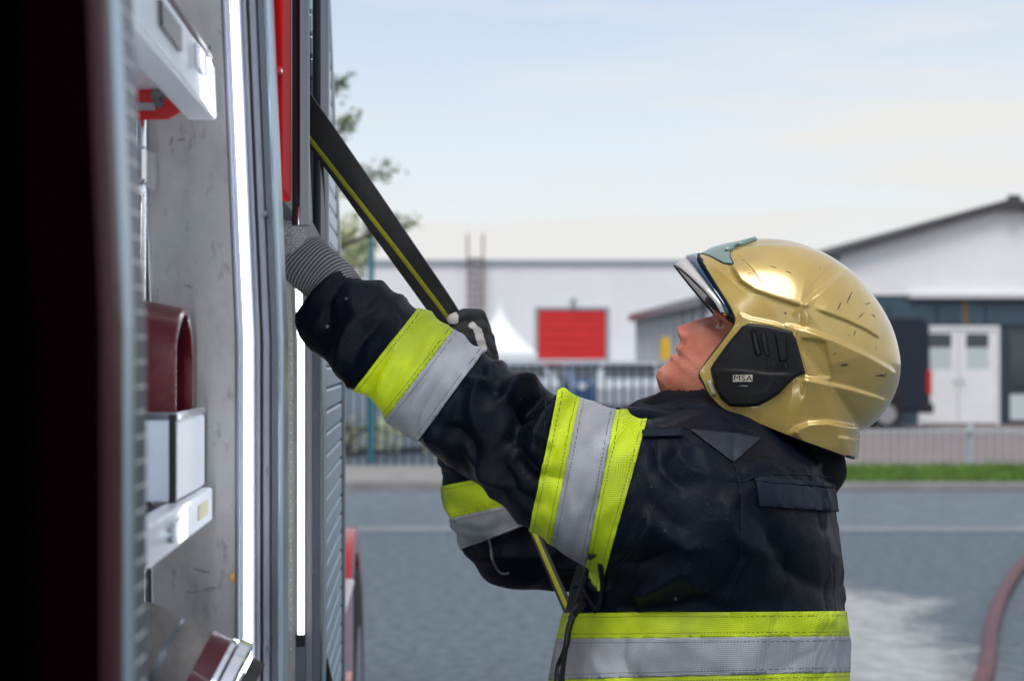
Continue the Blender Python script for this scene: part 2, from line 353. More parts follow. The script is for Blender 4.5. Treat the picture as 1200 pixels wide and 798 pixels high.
# ---- glazed annex between hall and shed
an = thing('glazed_annex', 'low glazed annex with a dark flat roof edge and pale columns', 'building', (8.85, 50.5, 0), rz=math.radians(-92))
azt = 3.4
mm = MB(); mm.box((-9, 0, 0), (9, 8, azt-.3)); obj('core', mm, 'curtain', an, local=True)
mm = MB(); mm.box((-9.3, -.5, azt-.28), (9.3, 8.3, azt)); obj('roof', mm, 'slate_dark', an, local=True)
for i in range(10):
    x = -9+i*2; obj('column', MB().box((x-.11, -.24, 0), (x+.11, -.02, azt-.281)), 'white_paint', an, local=True)
    if i < 9:
        wq = obj('window', MB().box((x+.25, -.08, .5), (x+1.75, -.005, azt-.5)), 'hall_trim', an, local=True)
        obj('pane', MB().box((x+.32, -.11, .6), (x+1.68, -.081, azt-.6)), 'pane', wq, local=True)
ys = thing('yellow_sign', 'small upright yellow sign on a post beside the glazed annex', 'sign', (P(780,0,42).x, 42, 0))
obj('board', MB().box((-.13, -.03, 1.55), (.13, .0, 2.2)), 'yellow_sign', ys, local=True, bevel=.01); obj('post', MB().tube([(0,.03,0),(0,.03,2.1)], .03, 8), 'galv', ys, local=True)

# ---- white pagoda tent
TY = 55.; tp = P(578,352,TY); tl, tr_ = P(545,0,TY).x, P(626,0,TY).x; tz = P(0,414,TY).z; tcx = (tl+tr_)/2; hw = (tr_-tl)/2
tent = thing('pagoda_tent', 'white pagoda party tent with a tall pointed roof', 'tent', (tcx, TY, 0))
v = []; f = []; N = 10
for i in range(N+1):
    t = i/N; r = hw*((1-t)**1.75)*.97+.03; z = tz+(tp.z-tz)*t
    v += [(-r,-r,z),(r,-r,z),(r,r,z),(-r,r,z)]
for i in range(N):
    for k in range(4): f.append((i*4+k, i*4+(k+1) % 4, i*4+4+(k+1) % 4, i*4+4+k))
f.append((N*4, N*4+1, N*4+2, N*4+3))
obj('roof', MB().add(v, f), 'tent', tent, local=True)
obj('valance', MB().box((-hw,-hw,tz-.3),(hw,-hw+.02,tz)).box((-hw,hw-.02,tz-.3),(hw,hw,tz)).box((-hw,-hw+.021,tz-.3),(-hw+.02,hw-.021,tz)).box((hw-.02,-hw+.021,tz-.3),(hw,hw-.021,tz)), 'tent', tent, local=True)
for sx in (-1, 1):
    for sy in (-1, 1): obj('pole', MB().tube([(sx*(hw-.06), sy*(hw-.06), 0), (sx*(hw-.06), sy*(hw-.06), tz)], .04, 8), 'galv', tent, local=True)

# ---- fences
def fence(name, label, x0, x1, Y, zt, pitch, r, m, base=.0, posts=2.5, grp=None):
    o = thing(name, label, 'fence', ((x0+x1)/2, Y, base), grp)
    L = x1-x0
    for z in (.08, zt-.05): obj('rail', MB().box((-L/2, -.02, z-.02), (L/2, .02, z+.02)), m, o, local=True)
    bar = MB().tube([(0,-.021-r,.03),(0,-.021-r,zt)], r, 6).mesh('bar'); n = int(L/pitch)
    for i in range(n+1):
        b = link('bar', bar, m, o, local=True); b.location = (-L/2+i*pitch, 0, 0)
    post = MB().box((-.035,.021,0),(.035,.091,zt+.04)).mesh('post')
    k = max(2, int(L/posts)+1)
    for i in range(k):
        b = link('post', post, m, o, local=True); b.location = (-L/2+.04+i*(L-.08)/(k-1), 0, 0)
    return o
fence('bar_fence', 'tall dark vertical bar fence behind the pavement', -1.35, 3.75, 20.35, 1.52, .128, .015, 'fence_dark')
fence('bar_fence', 'low pale galvanised bar railing behind the grass strip', 5.0, 10.6, 20.45, .63, .122, .009, 'galv', posts=2.2)

# ---- vehicles in the background
def car(label, loc, rz, paint, L=4.3, W=1.78, H=1.46, grp='cars parked behind the dark bar fence', name='parked_car'):
    o = thing(name, label, 'car', loc, grp, rz)
    prof = [(-.5,.3),(-.5,.62),(-.47,.72),(-.28,.75),(-.13,.98),(.0,1.0),(.22,.97),(.38,.72),(.49,.66),(.5,.3)]
    def body(pr, w0, w1, zc):
        n = len(pr); v = []; f = []
        for s in (-1, 1):
            for x, z in pr: v.append((x*L, s*(w0 if z <= zc else w1)/2, z*H))
        f = [tuple(range(n)), tuple(range(n, 2*n))[::-1]]+[(i, (i+1) % n, n+(i+1) % n, n+i) for i in range(n)]
        return MB().add(v, f)
    obj('body', body(prof, W, W*.78, .76), paint, o, local=True, bevel=.05, smooth=40)
    for s in (-1, 1):
        y0 = s*W/2
        q = [(-.24,.77),(-.125,.94),(.0,.955),(.2,.93),(.34,.77)]
        def yy(z): return s*(W/2-(W*.11)*max(0, (z-.74)/.24)+.012)
        v = [(x*L, yy(z), z*H) for x, z in q]; v2 = [(x*L, yy(z)-s*.03, z*H) for x, z in q]; n = len(q)
        obj('window', MB().add(v+v2, [tuple(range(n)), tuple(range(n, 2*n))]+[(i,(i+1)%n,n+(i+1)%n,n+i) for i in range(n)]), 'pane_dark', o, local=True)
        for wx in (-.31, .3):
            wh = obj('wheel', MB().tube([(wx*L, s*(W/2-.2), .31), (wx*L, s*(W/2+.01), .31)], .31, 20), 'tyre', o, local=True, bevel=.02)
            obj('rim', MB().tube([(wx*L, s*(W/2+.011), .31), (wx*L, s*(W/2+.02), .31)], .19, 14), 'rim', wh, local=True)
        obj('headlight', MB().box((-.503*L, s*W*.36-.14, .56*H), (-.46*L, s*W*.36+.14, .66*H)), 'head_lamp', o, local=True, bevel=.02)
        obj('tail_light', MB().box((.46*L, s*W*.38-.12, .55*H), (.503*L, s*W*.38+.12, .68*H)), 'tail_red', o, local=True, bevel=.02)
    for a, b in (((-.275,.77),(-.135,.965)), ((.235,.945),(.37,.75))):
        d = .02 if a[0] > 0 else -.02
        v = [(a[0]*L+d, -W*.36, a[1]*H+.01), (a[0]*L+d, W*.36, a[1]*H+.01), (b[0]*L+d, W*.33, b[1]*H+.01), (b[0]*L+d, -W*.33, b[1]*H+.01)]
        obj('windscreen', MB().prism(v, (-d*.8, 0, -.02)), 'pane_dark', o, local=True)
    return o
car('grey blue hatchback parked close behind the dark bar fence', (P(462,0,25).x, 25, 0), math.radians(200), 'car_grey')
car('dark saloon parked behind the grey blue hatchback', (P(425,0,32).x, 32, 0), math.radians(180), 'car_dark')
car('white car parked in front of the pagoda tent', (P(606,0,40).x, 40, 0), math.radians(95), 'car_white')
car('red car parked below the red roller door', (P(662,0,44).x, 44, 0), math.radians(82), 'car_red')
car('blue car parked between the red car and a pale car', (P(690,0,39).x, 39, 0), math.radians(95), 'car_blue', W=1.7)
car('pale silver car parked beside the blue car', (P(736,0,37).x, 37, 0), math.radians(85), 'car_white', H=1.5)
# dark van by the shed
van = thing('parked_van', 'dark blue panel van with red tail light beside the white double doors', 'van', (P(1074,0,33.2).x-2.55, 33.2, 0))
VL, VH = 5.1, 2.52
pr = [(-.5,.16),(-.5,.42),(-.36,.5),(-.25,.92),(-.2,1.0),(.47,1.0),(.5,.93),(.5,.16)]
n = len(pr); v = [(x*VL, -.95 if z < .6 else -.88, z*VH) for x, z in pr]+[(x*VL, .95 if z < .6 else .88, z*VH) for x, z in pr]
obj('body', MB().add(v, [tuple(range(n)), tuple(range(n, 2*n))[::-1]]+[(i,(i+1)%n,n+(i+1)%n,n+i) for i in range(n)]), 'car_dark', van, local=True, bevel=.05)
obj('tail_light', MB().box((VL*.5-.09,-.975,.8),(VL*.5+.015,-.86,1.35)), 'tail_red', van, local=True, bevel=.02)
obj('bumper', MB().box((VL*.5-.2,-.97,.38),(VL*.5+.06,.97,.6)), 'tyre', van, local=True, bevel=.03)
obj('window', MB().prism([(-1.28,-.93,1.4),(-.35,-.93,1.4),(-.35,-.905,2.2),(-1.05,-.905,2.2)], (0,.03,0)), 'pane_dark', van, local=True)
obj('side_moulding', MB().box((-1.9,-.985,.72),(1.9,-.951,.84)), 'tyre', van, local=True)
for wx in (-1.6, 1.55):
    for s in (-1, 1):
        wh = obj('wheel', MB().tube([(wx, s*.72, .36), (wx, s*.965, .36)], .36, 20), 'tyre', van, local=True, bevel=.02)
        obj('rim', MB().tube([(wx, s*.966, .36), (wx, s*.98, .36)], .22, 14), 'rim', wh, local=True)

# ---- trees
def leafy(mb_v, mb_f, c, r, n, size, seed):
    rr = random.Random(seed)
    for i in range(n):
        d = Vector((rr.gauss(0, 1), rr.gauss(0, 1), rr.gauss(0, 1))).normalized()*r*rr.random()**.5
        p = Vector(c)+d; a = Vector((rr.gauss(0, 1), rr.gauss(0, 1), rr.gauss(0, .6))).normalized(); b = a.cross(Vector((rr.gauss(0, 1), rr.gauss(0, 1), rr.gauss(0, 1)))).normalized()
        s = size*rr.uniform(.6, 1.3); o = len(mb_v)
        mb_v += [tuple(p-a*s), tuple(p+b*s*.45), tuple(p+a*s), tuple(p-b*s*.45)]; mb_f.append((o, o+1, o+2, o+3))
def tree(label, base, branches, leafm, lsize, n, r, trunk_r):
    t = thing('broadleaf_tree', label, 'tree', base)
    tb = MB(); lv = []; lf = []; b = Vector(base); top = Vector(branches[0][0])
    tb.tube(catmull([b, b.lerp(top, .5)+Vector((.08,.05,0)), top], 5), [trunk_r*(1-.06*i) for i in range(11)], 8)
    for i, pts in enumerate(branches):
        pts = [Vector(p) for p in pts]; path = catmull(pts, 5) if len(pts) > 1 else pts
        if len(path) > 1: tb.tube(path, [trunk_r*.4*(1-.85*k/(len(path)-1)) for k in range(len(path))], 6)
        for k, q in enumerate(path):
            u = k/max(1, len(path)-1)
            if u > .3: leafy(lv, lf, q, r*(1.1-.4*u), int(n), lsize, i*100+k)
    obj('trunk', tb, 'bark', t); obj('crown', MB().add(lv, lf), leafm, t)
T = 13.
b0 = P(335, 300, T)
tree('sparse leafy tree reaching past the side of the fire truck', (b0.x, T, 0), [
    [b0, P(355,200,T), P(385,120,T), P(402,92,T)], [b0, P(370,190,T-.4), P(395,155,T-.5), P(412,138,T-.6)], [b0, P(375,235,T), P(425,208,T+.2), P(462,200,T+.2)],
    [b0, P(395,290,T+.3), P(450,268,T+.3), P(482,262,T+.3)], [b0, P(320,180,T+.5), P(330,80,T+.5)], [b0, P(290,220,T), P(250,150,T)], [b0, P(350,150,T+.4), P(390,100,T+.5)]], 'leaf', .034, 16, .17, .09)
T2 = 24.; b1 = P(398, 330, T2)
tree('pale green bushy tree behind the dark bar fence', (b1.x, T2, 0), [
    [b1, P(400,290,T2), P(412,262,T2)], [b1, P(420,300,T2), P(432,280,T2)], [b1, P(380,290,T2), P(372,260,T2)], [b1, P(410,310,T2-.4), P(425,295,T2-.5)], [b1, P(395,300,T2+.4), P(398,275,T2+.4)]], 'hedge', .06, 34, .34, .08)
sp = thing('lamp_post', 'slim teal post with a rounded blue cap beside the pale tree', 'post', (P(435,0,22).x, 22, 0))
mat('teal', (.02, .16, .22), .4)
obj('pole', MB().tube([(0,0,0),(0,0,3.55)], .045, 10), 'teal', sp, local=True)
obj('cap', MB().tube([(0,0,3.55),(0,0,3.6),(0,0,3.72),(0,0,3.78)], [.05,.1,.1,.03], 12), 'teal', sp, local=True, smooth=60)
hg = []; hf = []
for i in range(12): leafy(hg, hf, (random.uniform(-2.2, 3.2), 23.2+random.uniform(-.3, .3), random.uniform(.15, .55)), .35, 90, .05, 900+i)
hd = obj('low_shrubs', MB().add(hg, hf), 'hedge'); tag(hd, 'row of low green shrubs right behind the dark bar fence', 'shrubs', kind='stuff')

# ---- hose on the ground
hp = [ground_pt(x, y, .04) for x, y in [(1420,560),(1330,600),(1250,628),(1205,655),(1178,690),(1163,730),(1158,770),(1150,800),(1120,850),(1060,930)]]
h = obj('ground_hose', MB().tube(catmull(hp, 8), .041, 14, sx=1.0), 'hose_maroon', smooth=60); tag(h, 'maroon fire hose curving across the asphalt', 'hose')

# ================================================================ FIRE TRUCK
truck = thing('fire_truck', 'red fire truck side with open equipment lockers and lit strips', 'fire truck', (-1.3, 3.5, 0))
def lean(o):
    for v in o.data.vertices:
        if v.co.z > 1.62: v.co.x -= .042*(v.co.z-1.62)
    return o
def seg_box(lo, hi):                                # box cut at z = 1.62 so that it can lean above it
    m = MB(); (x0, y0, z0), (x1, y1, z1) = lo, hi
    zs = [z0]+([1.62] if z0 < 1.62 < z1 else [])+[z1]; v = []; f = []
    for z in zs: v += [(x0,y0,z),(x1,y0,z),(x1,y1,z),(x0,y1,z)]
    f = [(0,3,2,1)]
    for i in range(len(zs)-1):
        for k in range(4): f.append((i*4+k, i*4+(k+1)%4, i*4+4+(k+1)%4, i*4+4+k))
    e = (len(zs)-1)*4; f.append((e,e+1,e+2,e+3)); return m.add(v, f)
def tp_(name, lo, hi, m, parent=None, bevel=0.):
    o = lean(obj(name, seg_box(lo, hi), m, parent or truck, bevel=bevel))
    if parent: o.matrix_parent_inverse = Matrix.Translation(truck.location).inverted(); o.matrix_parent_inverse = parent_inv(parent)
    return o
def parent_inv(p):                                  # children carry world coordinates: undo the parent's own matrix
    return Matrix.Identity(4)
def X(px, Y): return (px-PX)*Y/F
ZB, ZT = .55, 2.75
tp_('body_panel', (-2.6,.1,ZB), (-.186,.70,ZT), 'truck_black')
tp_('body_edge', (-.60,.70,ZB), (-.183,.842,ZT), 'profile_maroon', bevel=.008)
tp_('corner_profile', (-.40,.843,ZB), (-.1775,.883,ZT), 'truck_maroon', bevel=.012)
tp_('guide_rail', (-.30,.884,ZB), (-.1755,.902,ZT), 'alu_blue', bevel=.004)
st = tp_('led_carrier', (-.1850,.902,ZB), (-.1770,.945,ZT), 'alu_mid')
dio = MB().box((-.1769,.908,-.0009),(-.1764,.940,.0009)).mesh('led_diode')
for i in range(60):
    z = .95+i*.0158; d = link('led_diode', dio, 'diode', st, local=True); d.location = (-.042*max(0, z-1.62), 0, z)
tp_('led_strip', (-.205,.9452,.9), (-.190,.9485,2.6), 'led_inner')
# locker 1 interior
Y1 = 1.55
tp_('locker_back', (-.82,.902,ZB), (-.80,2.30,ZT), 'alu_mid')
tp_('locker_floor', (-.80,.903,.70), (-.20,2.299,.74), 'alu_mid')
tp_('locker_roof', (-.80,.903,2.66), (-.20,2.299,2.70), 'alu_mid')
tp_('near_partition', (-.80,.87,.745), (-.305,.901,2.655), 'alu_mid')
pt = tp_('locker_partition', (-.80,Y1,.745), (X(281,Y1),Y1+.018,2.655), 'partition')
t = MATS['partition'].node_tree; b = t.nodes['Principled BSDF']; mp_n = t.nodes[MATS['partition']['map']]
src = b.inputs['Base Color'].links[0].from_socket
def stain(scale, lo, hi, amt, prev):
    m_ = t.nodes.new('ShaderNodeMapping'); m_.inputs['Scale'].default_value = scale; t.links.new(mp_n.outputs[0], m_.inputs[0])
    n_ = t.nodes.new('ShaderNodeTexNoise'); n_.inputs['Scale'].default_value = 1; n_.inputs['Detail'].default_value = 7; n_.inputs['Roughness'].default_value = .7; t.links.new(m_.outputs[0], n_.inputs['Vector'])
    r_ = t.nodes.new('ShaderNodeMapRange'); r_.inputs[1].default_value = lo; r_.inputs[2].default_value = hi; r_.inputs[4].default_value = amt; t.links.new(n_.outputs['Fac'], r_.inputs[0])
    x_ = t.nodes.new('ShaderNodeMix'); x_.data_type = 'RGBA'; t.links.new(r_.outputs[0], x_.inputs['Factor']); t.links.new(prev, x_.inputs['A']); x_.inputs['B'].default_value = (.13, .115, .10, 1); return x_.outputs['Result']
o1 = stain((60, 20, 22), .56, .72, .75, src); o2 = stain((190, 40, 130), .63, .70, .8, o1); o3 = stain((14, 9, 5), .5, .75, .45, o2)
t.links.new(o3, b.inputs['Base Color'])
tp_('post', (X(166,1.54),1.535,.745), (X(177,1.54),Y1-.001,2.655), 'slot_black')
tp_('post_trim', (X(177.5,1.54),1.538,.745), (X(180,1.54),Y1-.001,2.655), 'alu')
tp_('post_trim', (X(150,1.5),1.50,.745), (X(159,1.5),Y1-.001,2.655), 'chrome')
tp_('partition_edge', (X(276,Y1),Y1-.006,.745), (X(282,Y1),Y1-.0005,2.655), 'alu_mid', bevel=.002)
def bolt(px, py, Y, par, r=.0032, m='bolt'):
    c = P(px, py, Y); o = obj('bolt', MB().tube([(c.x,Y+.002,c.z),(c.x,Y-.003,c.z)], r*1.5, 10).tube([(c.x,Y-.003,c.z),(c.x,Y-.006,c.z)], r, 6), m, par); o.matrix_parent_inverse = Matrix.Identity(4); return o
bolt(273, 676, Y1, pt, .0032, 'brass')
for (sx, sy, a, b) in ((213,164,7,3),(201,166,2.6,6),(245,690,11,3),(226,693,8,2),(236,668,13,2.4),(222,336,8,2.5)):
    rr = random.Random(sx); c = P(sx, sy, Y1); k = Y1/F; n = 11; tilt = rr.uniform(-.3, .5)
    vv = []
    for i in range(n):
        w = 2*math.pi*i/n; q = rr.uniform(.6, 1.1); dx, dz = math.cos(w)*a*k*q, math.sin(w)*b*k*q
        vv.append((c.x+dx*math.cos(tilt)-dz*math.sin(tilt), Y1-.0006, c.z+dx*-math.sin(tilt)+dz*math.cos(tilt)))
    o = obj('scuff', MB().add(vv, [tuple(range(n))]), 'scuff', pt); o.matrix_parent_inverse = Matrix.Identity(4)
ch = tp_('led_channel', (X(282.2,Y1),Y1-.004,.745), (X(299,Y1),Y1+.02,2.655), 'alu_mid')
tp_('led_strip', (X(287.5,Y1),Y1-.0075,.745), (X(295.5,Y1),Y1-.0042,2.655), 'led')
# post between locker 1 and 2
tp_('guide_flange', (X(299.2,Y1),Y1-.002,ZB), (X(305,Y1),Y1+.05,ZT), 'alu_mid')
tp_('guide_seal', (X(305.2,Y1),Y1+.002,ZB), (X(307.2,Y1),Y1+.05,ZT), 'slot_black')
gw = tp_('guide_web', (X(307.4,Y1),Y1+.0,ZB), (X(316.5,Y1),Y1+.05,ZT), 'alu_mid', bevel=.0015)
tp_('guide_groove', (X(316.7,Y1),Y1+.012,ZB), (X(325.5,Y1),Y1+.05,ZT), 'alu_dark')
tp_('guide_rail', (X(325.7,Y1),Y1-.004,ZB), (X(333.2,Y1),Y1+.05,ZT), 'alu_blue', bevel=.0035)
for a, b in ((310.5,251),(314,551),(311,-20),(314,760)): bolt(a, b, Y1, gw, .0022)
tp_('led_strip', (-.200,Y1+.0512,.9), (-.188,Y1+.0545,1.78), 'led_inner')
# header over locker 2 and grab rails
hb = obj('header_panel', MB().box((-.60,1.605,1.785), (-.1500,1.72,ZT)), 'header_red', truck, bevel=.004)
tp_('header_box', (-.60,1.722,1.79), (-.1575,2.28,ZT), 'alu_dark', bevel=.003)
bolt(326, 84, 1.604, hb, .0035, 'truck_red')
def rail(px, Y, r, z0):
    x = X(px, Y); o = obj('grab_rail', MB().tube([(x,Y,z0),(x,Y,z0+.004),(x,Y,1.62+.4),(x-.03,Y,ZT)] if 0 else [(x,Y,z0),(x,Y,ZT)], r, 24), 'steel_tube', truck, smooth=50)
    c = obj('end_cap', MB().tube([(x,Y,z0-.004),(x,Y,z0+.006)], r*1.06, 24), 'steel_tube', o, smooth=50); c.matrix_parent_inverse = Matrix.Identity(4)
    for z in (2.3, 2.6):
        c = obj('bracket', MB().box((-.16+(-.042*(z-1.62)), Y-.006, z-.01), (x, Y+.006, z+.01)), 'steel_tube', o); c.matrix_parent_inverse = Matrix.Identity(4)
    return o
rail(352.5, 1.76, .0106, 1.765)
rail(376, 2.2, .0127, 1.70)
# locker 2 far partition
Y2 = 2.30
p2 = tp_('locker_partition', (-.80,Y2,.745), (X(346,Y2),Y2+.018,1.79), 'partition')
for i in range(34):
    c = P(341, 380+i*11.5, Y2)
    if c.z > .8: o = obj('rivet', MB().tube([(c.x,Y2+.001,c.z),(c.x,Y2-.0015,c.z)], .0012, 6), 'alu', p2); o.matrix_parent_inverse = Matrix.Identity(4)
tp_('led_channel', (X(346.2,Y2),Y2-.003,.745), (X(358.5,Y2),Y2+.02,1.79), 'alu_dark')
zl = P(0,742,Y2).z
tp_('led_strip', (X(349.5,Y2),Y2-.0075,zl), (X(356.5,Y2),Y2-.0032,1.785), 'led_warm')
tp_('led_end', (X(347.5,Y2),Y2-.010,P(0,756,Y2).z), (X(357.5,Y2),Y2-.0032,zl-.0005), 'slot_black', bevel=.001)
tp_('guide_web', (X(358.8,Y2),Y2-.001,ZB), (X(366,Y2),Y2+.05,1.79), 'alu_mid')
gd = tp_('guide_groove', (X(366.2,Y2),Y2+.004,ZB), (X(375.5,Y2),Y2+.05,1.79), 'alu_dark')
for y in (486, 668): bolt(368, y, Y2+.004, gd, .003)
tp_('guide_rail', (X(375.7,Y2),Y2-.004,ZB), (X(380,Y2),Y2+.06,1.79), 'alu_blue', bevel=.003)
# closed shutter of locker 3
sh = tp_('shutter_backing', (-.80,2.365,ZB), (-.160,2.83,ZT), 'alu_dark')
sm_ = MB().box((-.1595,2.362,.0),(-.1490,2.835,.0335)).mesh('slat')
for i in range(60):
    z = .58+i*.036
    s_ = link('slat', sm_, 'shutter', sh, local=True, bevel=.004); s_.location = (-.042*max(0, z-1.62), 0, z)
tp_('guide_rail', (-.80,2.836,ZB), (-.1475,2.93,ZT), 'alu_dark', bevel=.004)
tp_('guide_edge', (-.152,2.932,ZB), (-.1485,2.965,ZT), 'alu_blue', bevel=.001)
o = obj('shutter_latch', MB().prism([P(379,772,2.36),P(383,772,2.36),P(389,800,2.36),P(379,812,2.36)], (0,.02,0)), 'slot_black', truck, bevel=.001)
# front part: skirt, wheel arch and wheel
tp_('body_panel', (-2.6,2.966,ZB), (-.36,5.6,2.7), 'truck_red', bevel=.02)
tp_('body_panel', (-2.6,.79,ZB), (-.83,2.965,2.7), 'truck_red')
tp_('step_skirt', (-.6,3.05,.5), (-.178,4.0,P(0,716,3.6).z), 'truck_red', bevel=.02)
tp_('skirt_glint', (-.30,3.05,P(0,716,3.6).z+.001), (-.176,4.0,P(0,716,3.6).z+.02), 'white_paint', bevel=.005)  # white strip added as the bright reflection along the skirt's top edge
tp_('indicator_lamp', (-.20,3.60,.72), (-.168,3.72,.80), 'orange_lamp', bevel=.006)
ar = []; af = []; cy, cz, n = 4.62, .49, 28
for i in range(n+1):
    w = math.pi*i/n*1.0
    for R_, xx in ((.55,-.6),(.57,-.198),(.53,-.192),(.49,-.198),(.49,-.6)): ar.append((xx, cy-math.cos(w)*R_, cz+math.sin(w)*R_))
for i in range(n):
    for k in range(4): af.append((i*5+k, i*5+k+1, i*5+6+k, i*5+5+k))
obj('wheel_arch', MB().add(ar, af), 'truck_red', truck, smooth=40)
for cy_ in (4.62, .2-1.2):
    wh = obj('wheel', MB().tube([(-.50,cy_,.48),(-.46,cy_,.48),(-.22,cy_,.48),(-.19,cy_,.48)], [.45,.48,.48,.44], 36), 'tyre', truck, smooth=40)
    c = obj('rim', MB().tube([(-.189,cy_,.48),(-.21,cy_,.48)], [.27,.24], 24), 'rim', wh); c.matrix_parent_inverse = Matrix.Identity(4)

# trays
lip = tp_('tray', (-.229,.93,1.846), (-.1985,1.50,1.902), 'white_tray', bevel=.003)
tp_('tray_floor', (-.78,.93,1.872), (-.23,1.50,1.878), 'white_tray', lip)
tp_('tray_rail', (-.206,.95,1.9035), (-.1985,1.488,1.913), 'truck_maroon', lip, bevel=.003)
tp_('tray_latch', (-.1984,1.17,1.868), (-.1955,1.27,1.890), 'plate_dark', lip, bevel=.001)
tp_('tray_clip', (-.1984,1.36,1.872), (-.1950,1.40,1.896), 'chrome', lip, bevel=.001)
tp_('tray_clip', (-.1984,1.42,1.878), (-.1950,1.45,1.896), 'chrome', lip, bevel=.001)
Yb = 1.47
br = obj('tray_bracket', MB().prism([P(158,100,Yb),P(212,100,Yb),P(228,124,Yb),P(197,140,Yb),P(158,141,Yb)], (0,.004,0)), 'truck_red', truck, bevel=.001)
bolt(186, 112, Yb, br, .005); bolt(186, 121, Yb, br, .0035)
o = obj('slot', MB().box((P(160,0,Yb).x,Yb-.0015,P(0,130,Yb).z),(P(182,0,Yb).x,Yb-.0003,P(0,121,Yb).z)), 'partition', br); o.matrix_parent_inverse = Matrix.Identity(4)
o = tp_('cable_plate', (X(248,Y1),Y1-.004,P(0,95,Y1).z), (X(262,Y1),Y1-.0004,P(0,54,Y1).z), 'alu_mid', pt, bevel=.003)
lip = tp_('tray', (-.237,1.0,1.4305), (-.2155,1.52,1.4655), 'white_tray', bevel=.003)
tp_('tray_floor', (-.78,1.0,1.440), (-.2375,1.52,1.4465), 'white_tray', lip)
tp_('tray_label', (-.2154,1.42,1.441), (-.2148,1.485,1.456), 'sticker', lip)
tp_('tray_clip', (-.2154,1.26,1.440), (-.2118,1.31,1.458), 'chrome', lip, bevel=.001)
c = obj('bolt', MB().tube([(-.2158,1.235,1.449),(-.2088,1.235,1.449)], .006, 8), 'chrome', lip); c.matrix_parent_inverse = Matrix.Identity(4)
# chrome clamp on the partition post
cp = obj('clamp', MB().box((X(148,1.45),1.44,P(0,216,1.45).z),(X(173,1.45),1.50,P(0,172,1.45).z)), 'chrome', truck, bevel=.004)
c = obj('clamp_screw', MB().tube([(X(158,1.45),1.46,P(0,228,1.45).z),(X(158,1.45),1.46,P(0,216.5,1.45).z)], .008, 12), 'chrome', cp); c.matrix_parent_inverse = Matrix.Identity(4)
c = obj('clamp_rod', MB().tube([(X(155,1.45),1.50,.9),(X(155,1.45),1.50,2.6)], .005, 10), 'chrome', cp, smooth=50); c.matrix_parent_inverse = Matrix.Identity(4)
# red handle on the upper tray
rh = thing('tool_handle', 'dark red tool handle lying on the upper white tray', 'tool', (-.23,1.2,1.9035))
obj('grip', MB().tube([(-.234,1.02,1.925),(-.234,1.08,1.93),(-.234,1.20,1.93),(-.234,1.22,1.925)], [.016,.021,.021,.016], 14), 'truck_maroon', rh, smooth=50)
obj('shaft', MB().tube([(-.234,1.219,1.925),(-.234,1.48,1.917)], .0115, 12), 'chrome', rh, smooth=50)
# metal box with strap on the lower tray
bx = thing('metal_box', 'open aluminium box on the lower white tray', 'box', (-.34,1.44,1.466))
m = MB(); x0, x1, y0, y1, z0, z1 = -.47, -.226, 1.35, 1.525, 1.4665, 1.548
m.box((x0,y0,z0),(x1,y0+.003,z1)); m.box((x0,y1-.003,z0),(x1,y1,z1)); m.box((x1-.003,y0+.003,z0),(x1,y1-.003,z1)); m.box((x0,y0+.003,z0),(x0+.003,y1-.003,z1)); m.box((x0+.003,y0+.003,z0),(x1-.003,y1-.003,z0+.003))
obj('shell', m, 'tray_alu', bx, bevel=.001)
m = MB(); m.box((x0,y0-.0025,z1-.006),(x1+.0025,y0-.0001,z1+.002)); m.box((x1+.0001,y0,z1-.006),(x1+.0025,y1,z1+.002)); obj('rim_band', m, 'chrome', bx, bevel=.0008)
obj('hinge_pin', MB().tube([(x1-.002,y0-.004,z0),(x1-.002,y0-.004,z1)], .0032, 8), 'slot_black', bx)
obj('corner_plate', MB().box((x1+.0003,y0+.003,z0+.002),(x1+.0015,y1-.002,z1-.008)), 'white_tray', bx)
# red folded hose standing in the box
path = []
for i in range(25):
    t = i/24
    if t < .3: y, z = 1.395, 1.472+t/.3*.125
    elif t > .7: y, z = 1.508, 1.472+(1-t)/.3*.125
    else:
        w = (t-.3)/.4*math.pi; y, z = 1.4515-math.cos(w)*.0565, 1.597+math.sin(w)*.052*(1-.12*math.sin(w*2))
    path.append((y, z))
v = []; f = []
for i, (y, z) in enumerate(path):
    cyv, czv = 1.4515, 1.56; d = math.hypot(y-cyv, z-czv); iy, iz = y-(y-cyv)/d*.007, z-(z-czv)/d*.007
    tl_ = .014*max(0, (z-1.55)/.1)
    v += [(-.300,y,z+tl_),(-.2335,y,z),(-.2335,iy,iz),(-.300,iy,iz+tl_)]
for i in range(24):
    for k in range(4): f.append((i*4+k, i*4+(k+1)%4, i*4+4+(k+1)%4, i*4+4+k))
f += [(0,1,2,3), (96,97,98,99)]
o = obj('folded_hose', MB().add(v, f), 'red_leather', smooth=35, bevel=.002); tag(o, 'dark red flat hose folded over and standing in the metal box', 'hose')
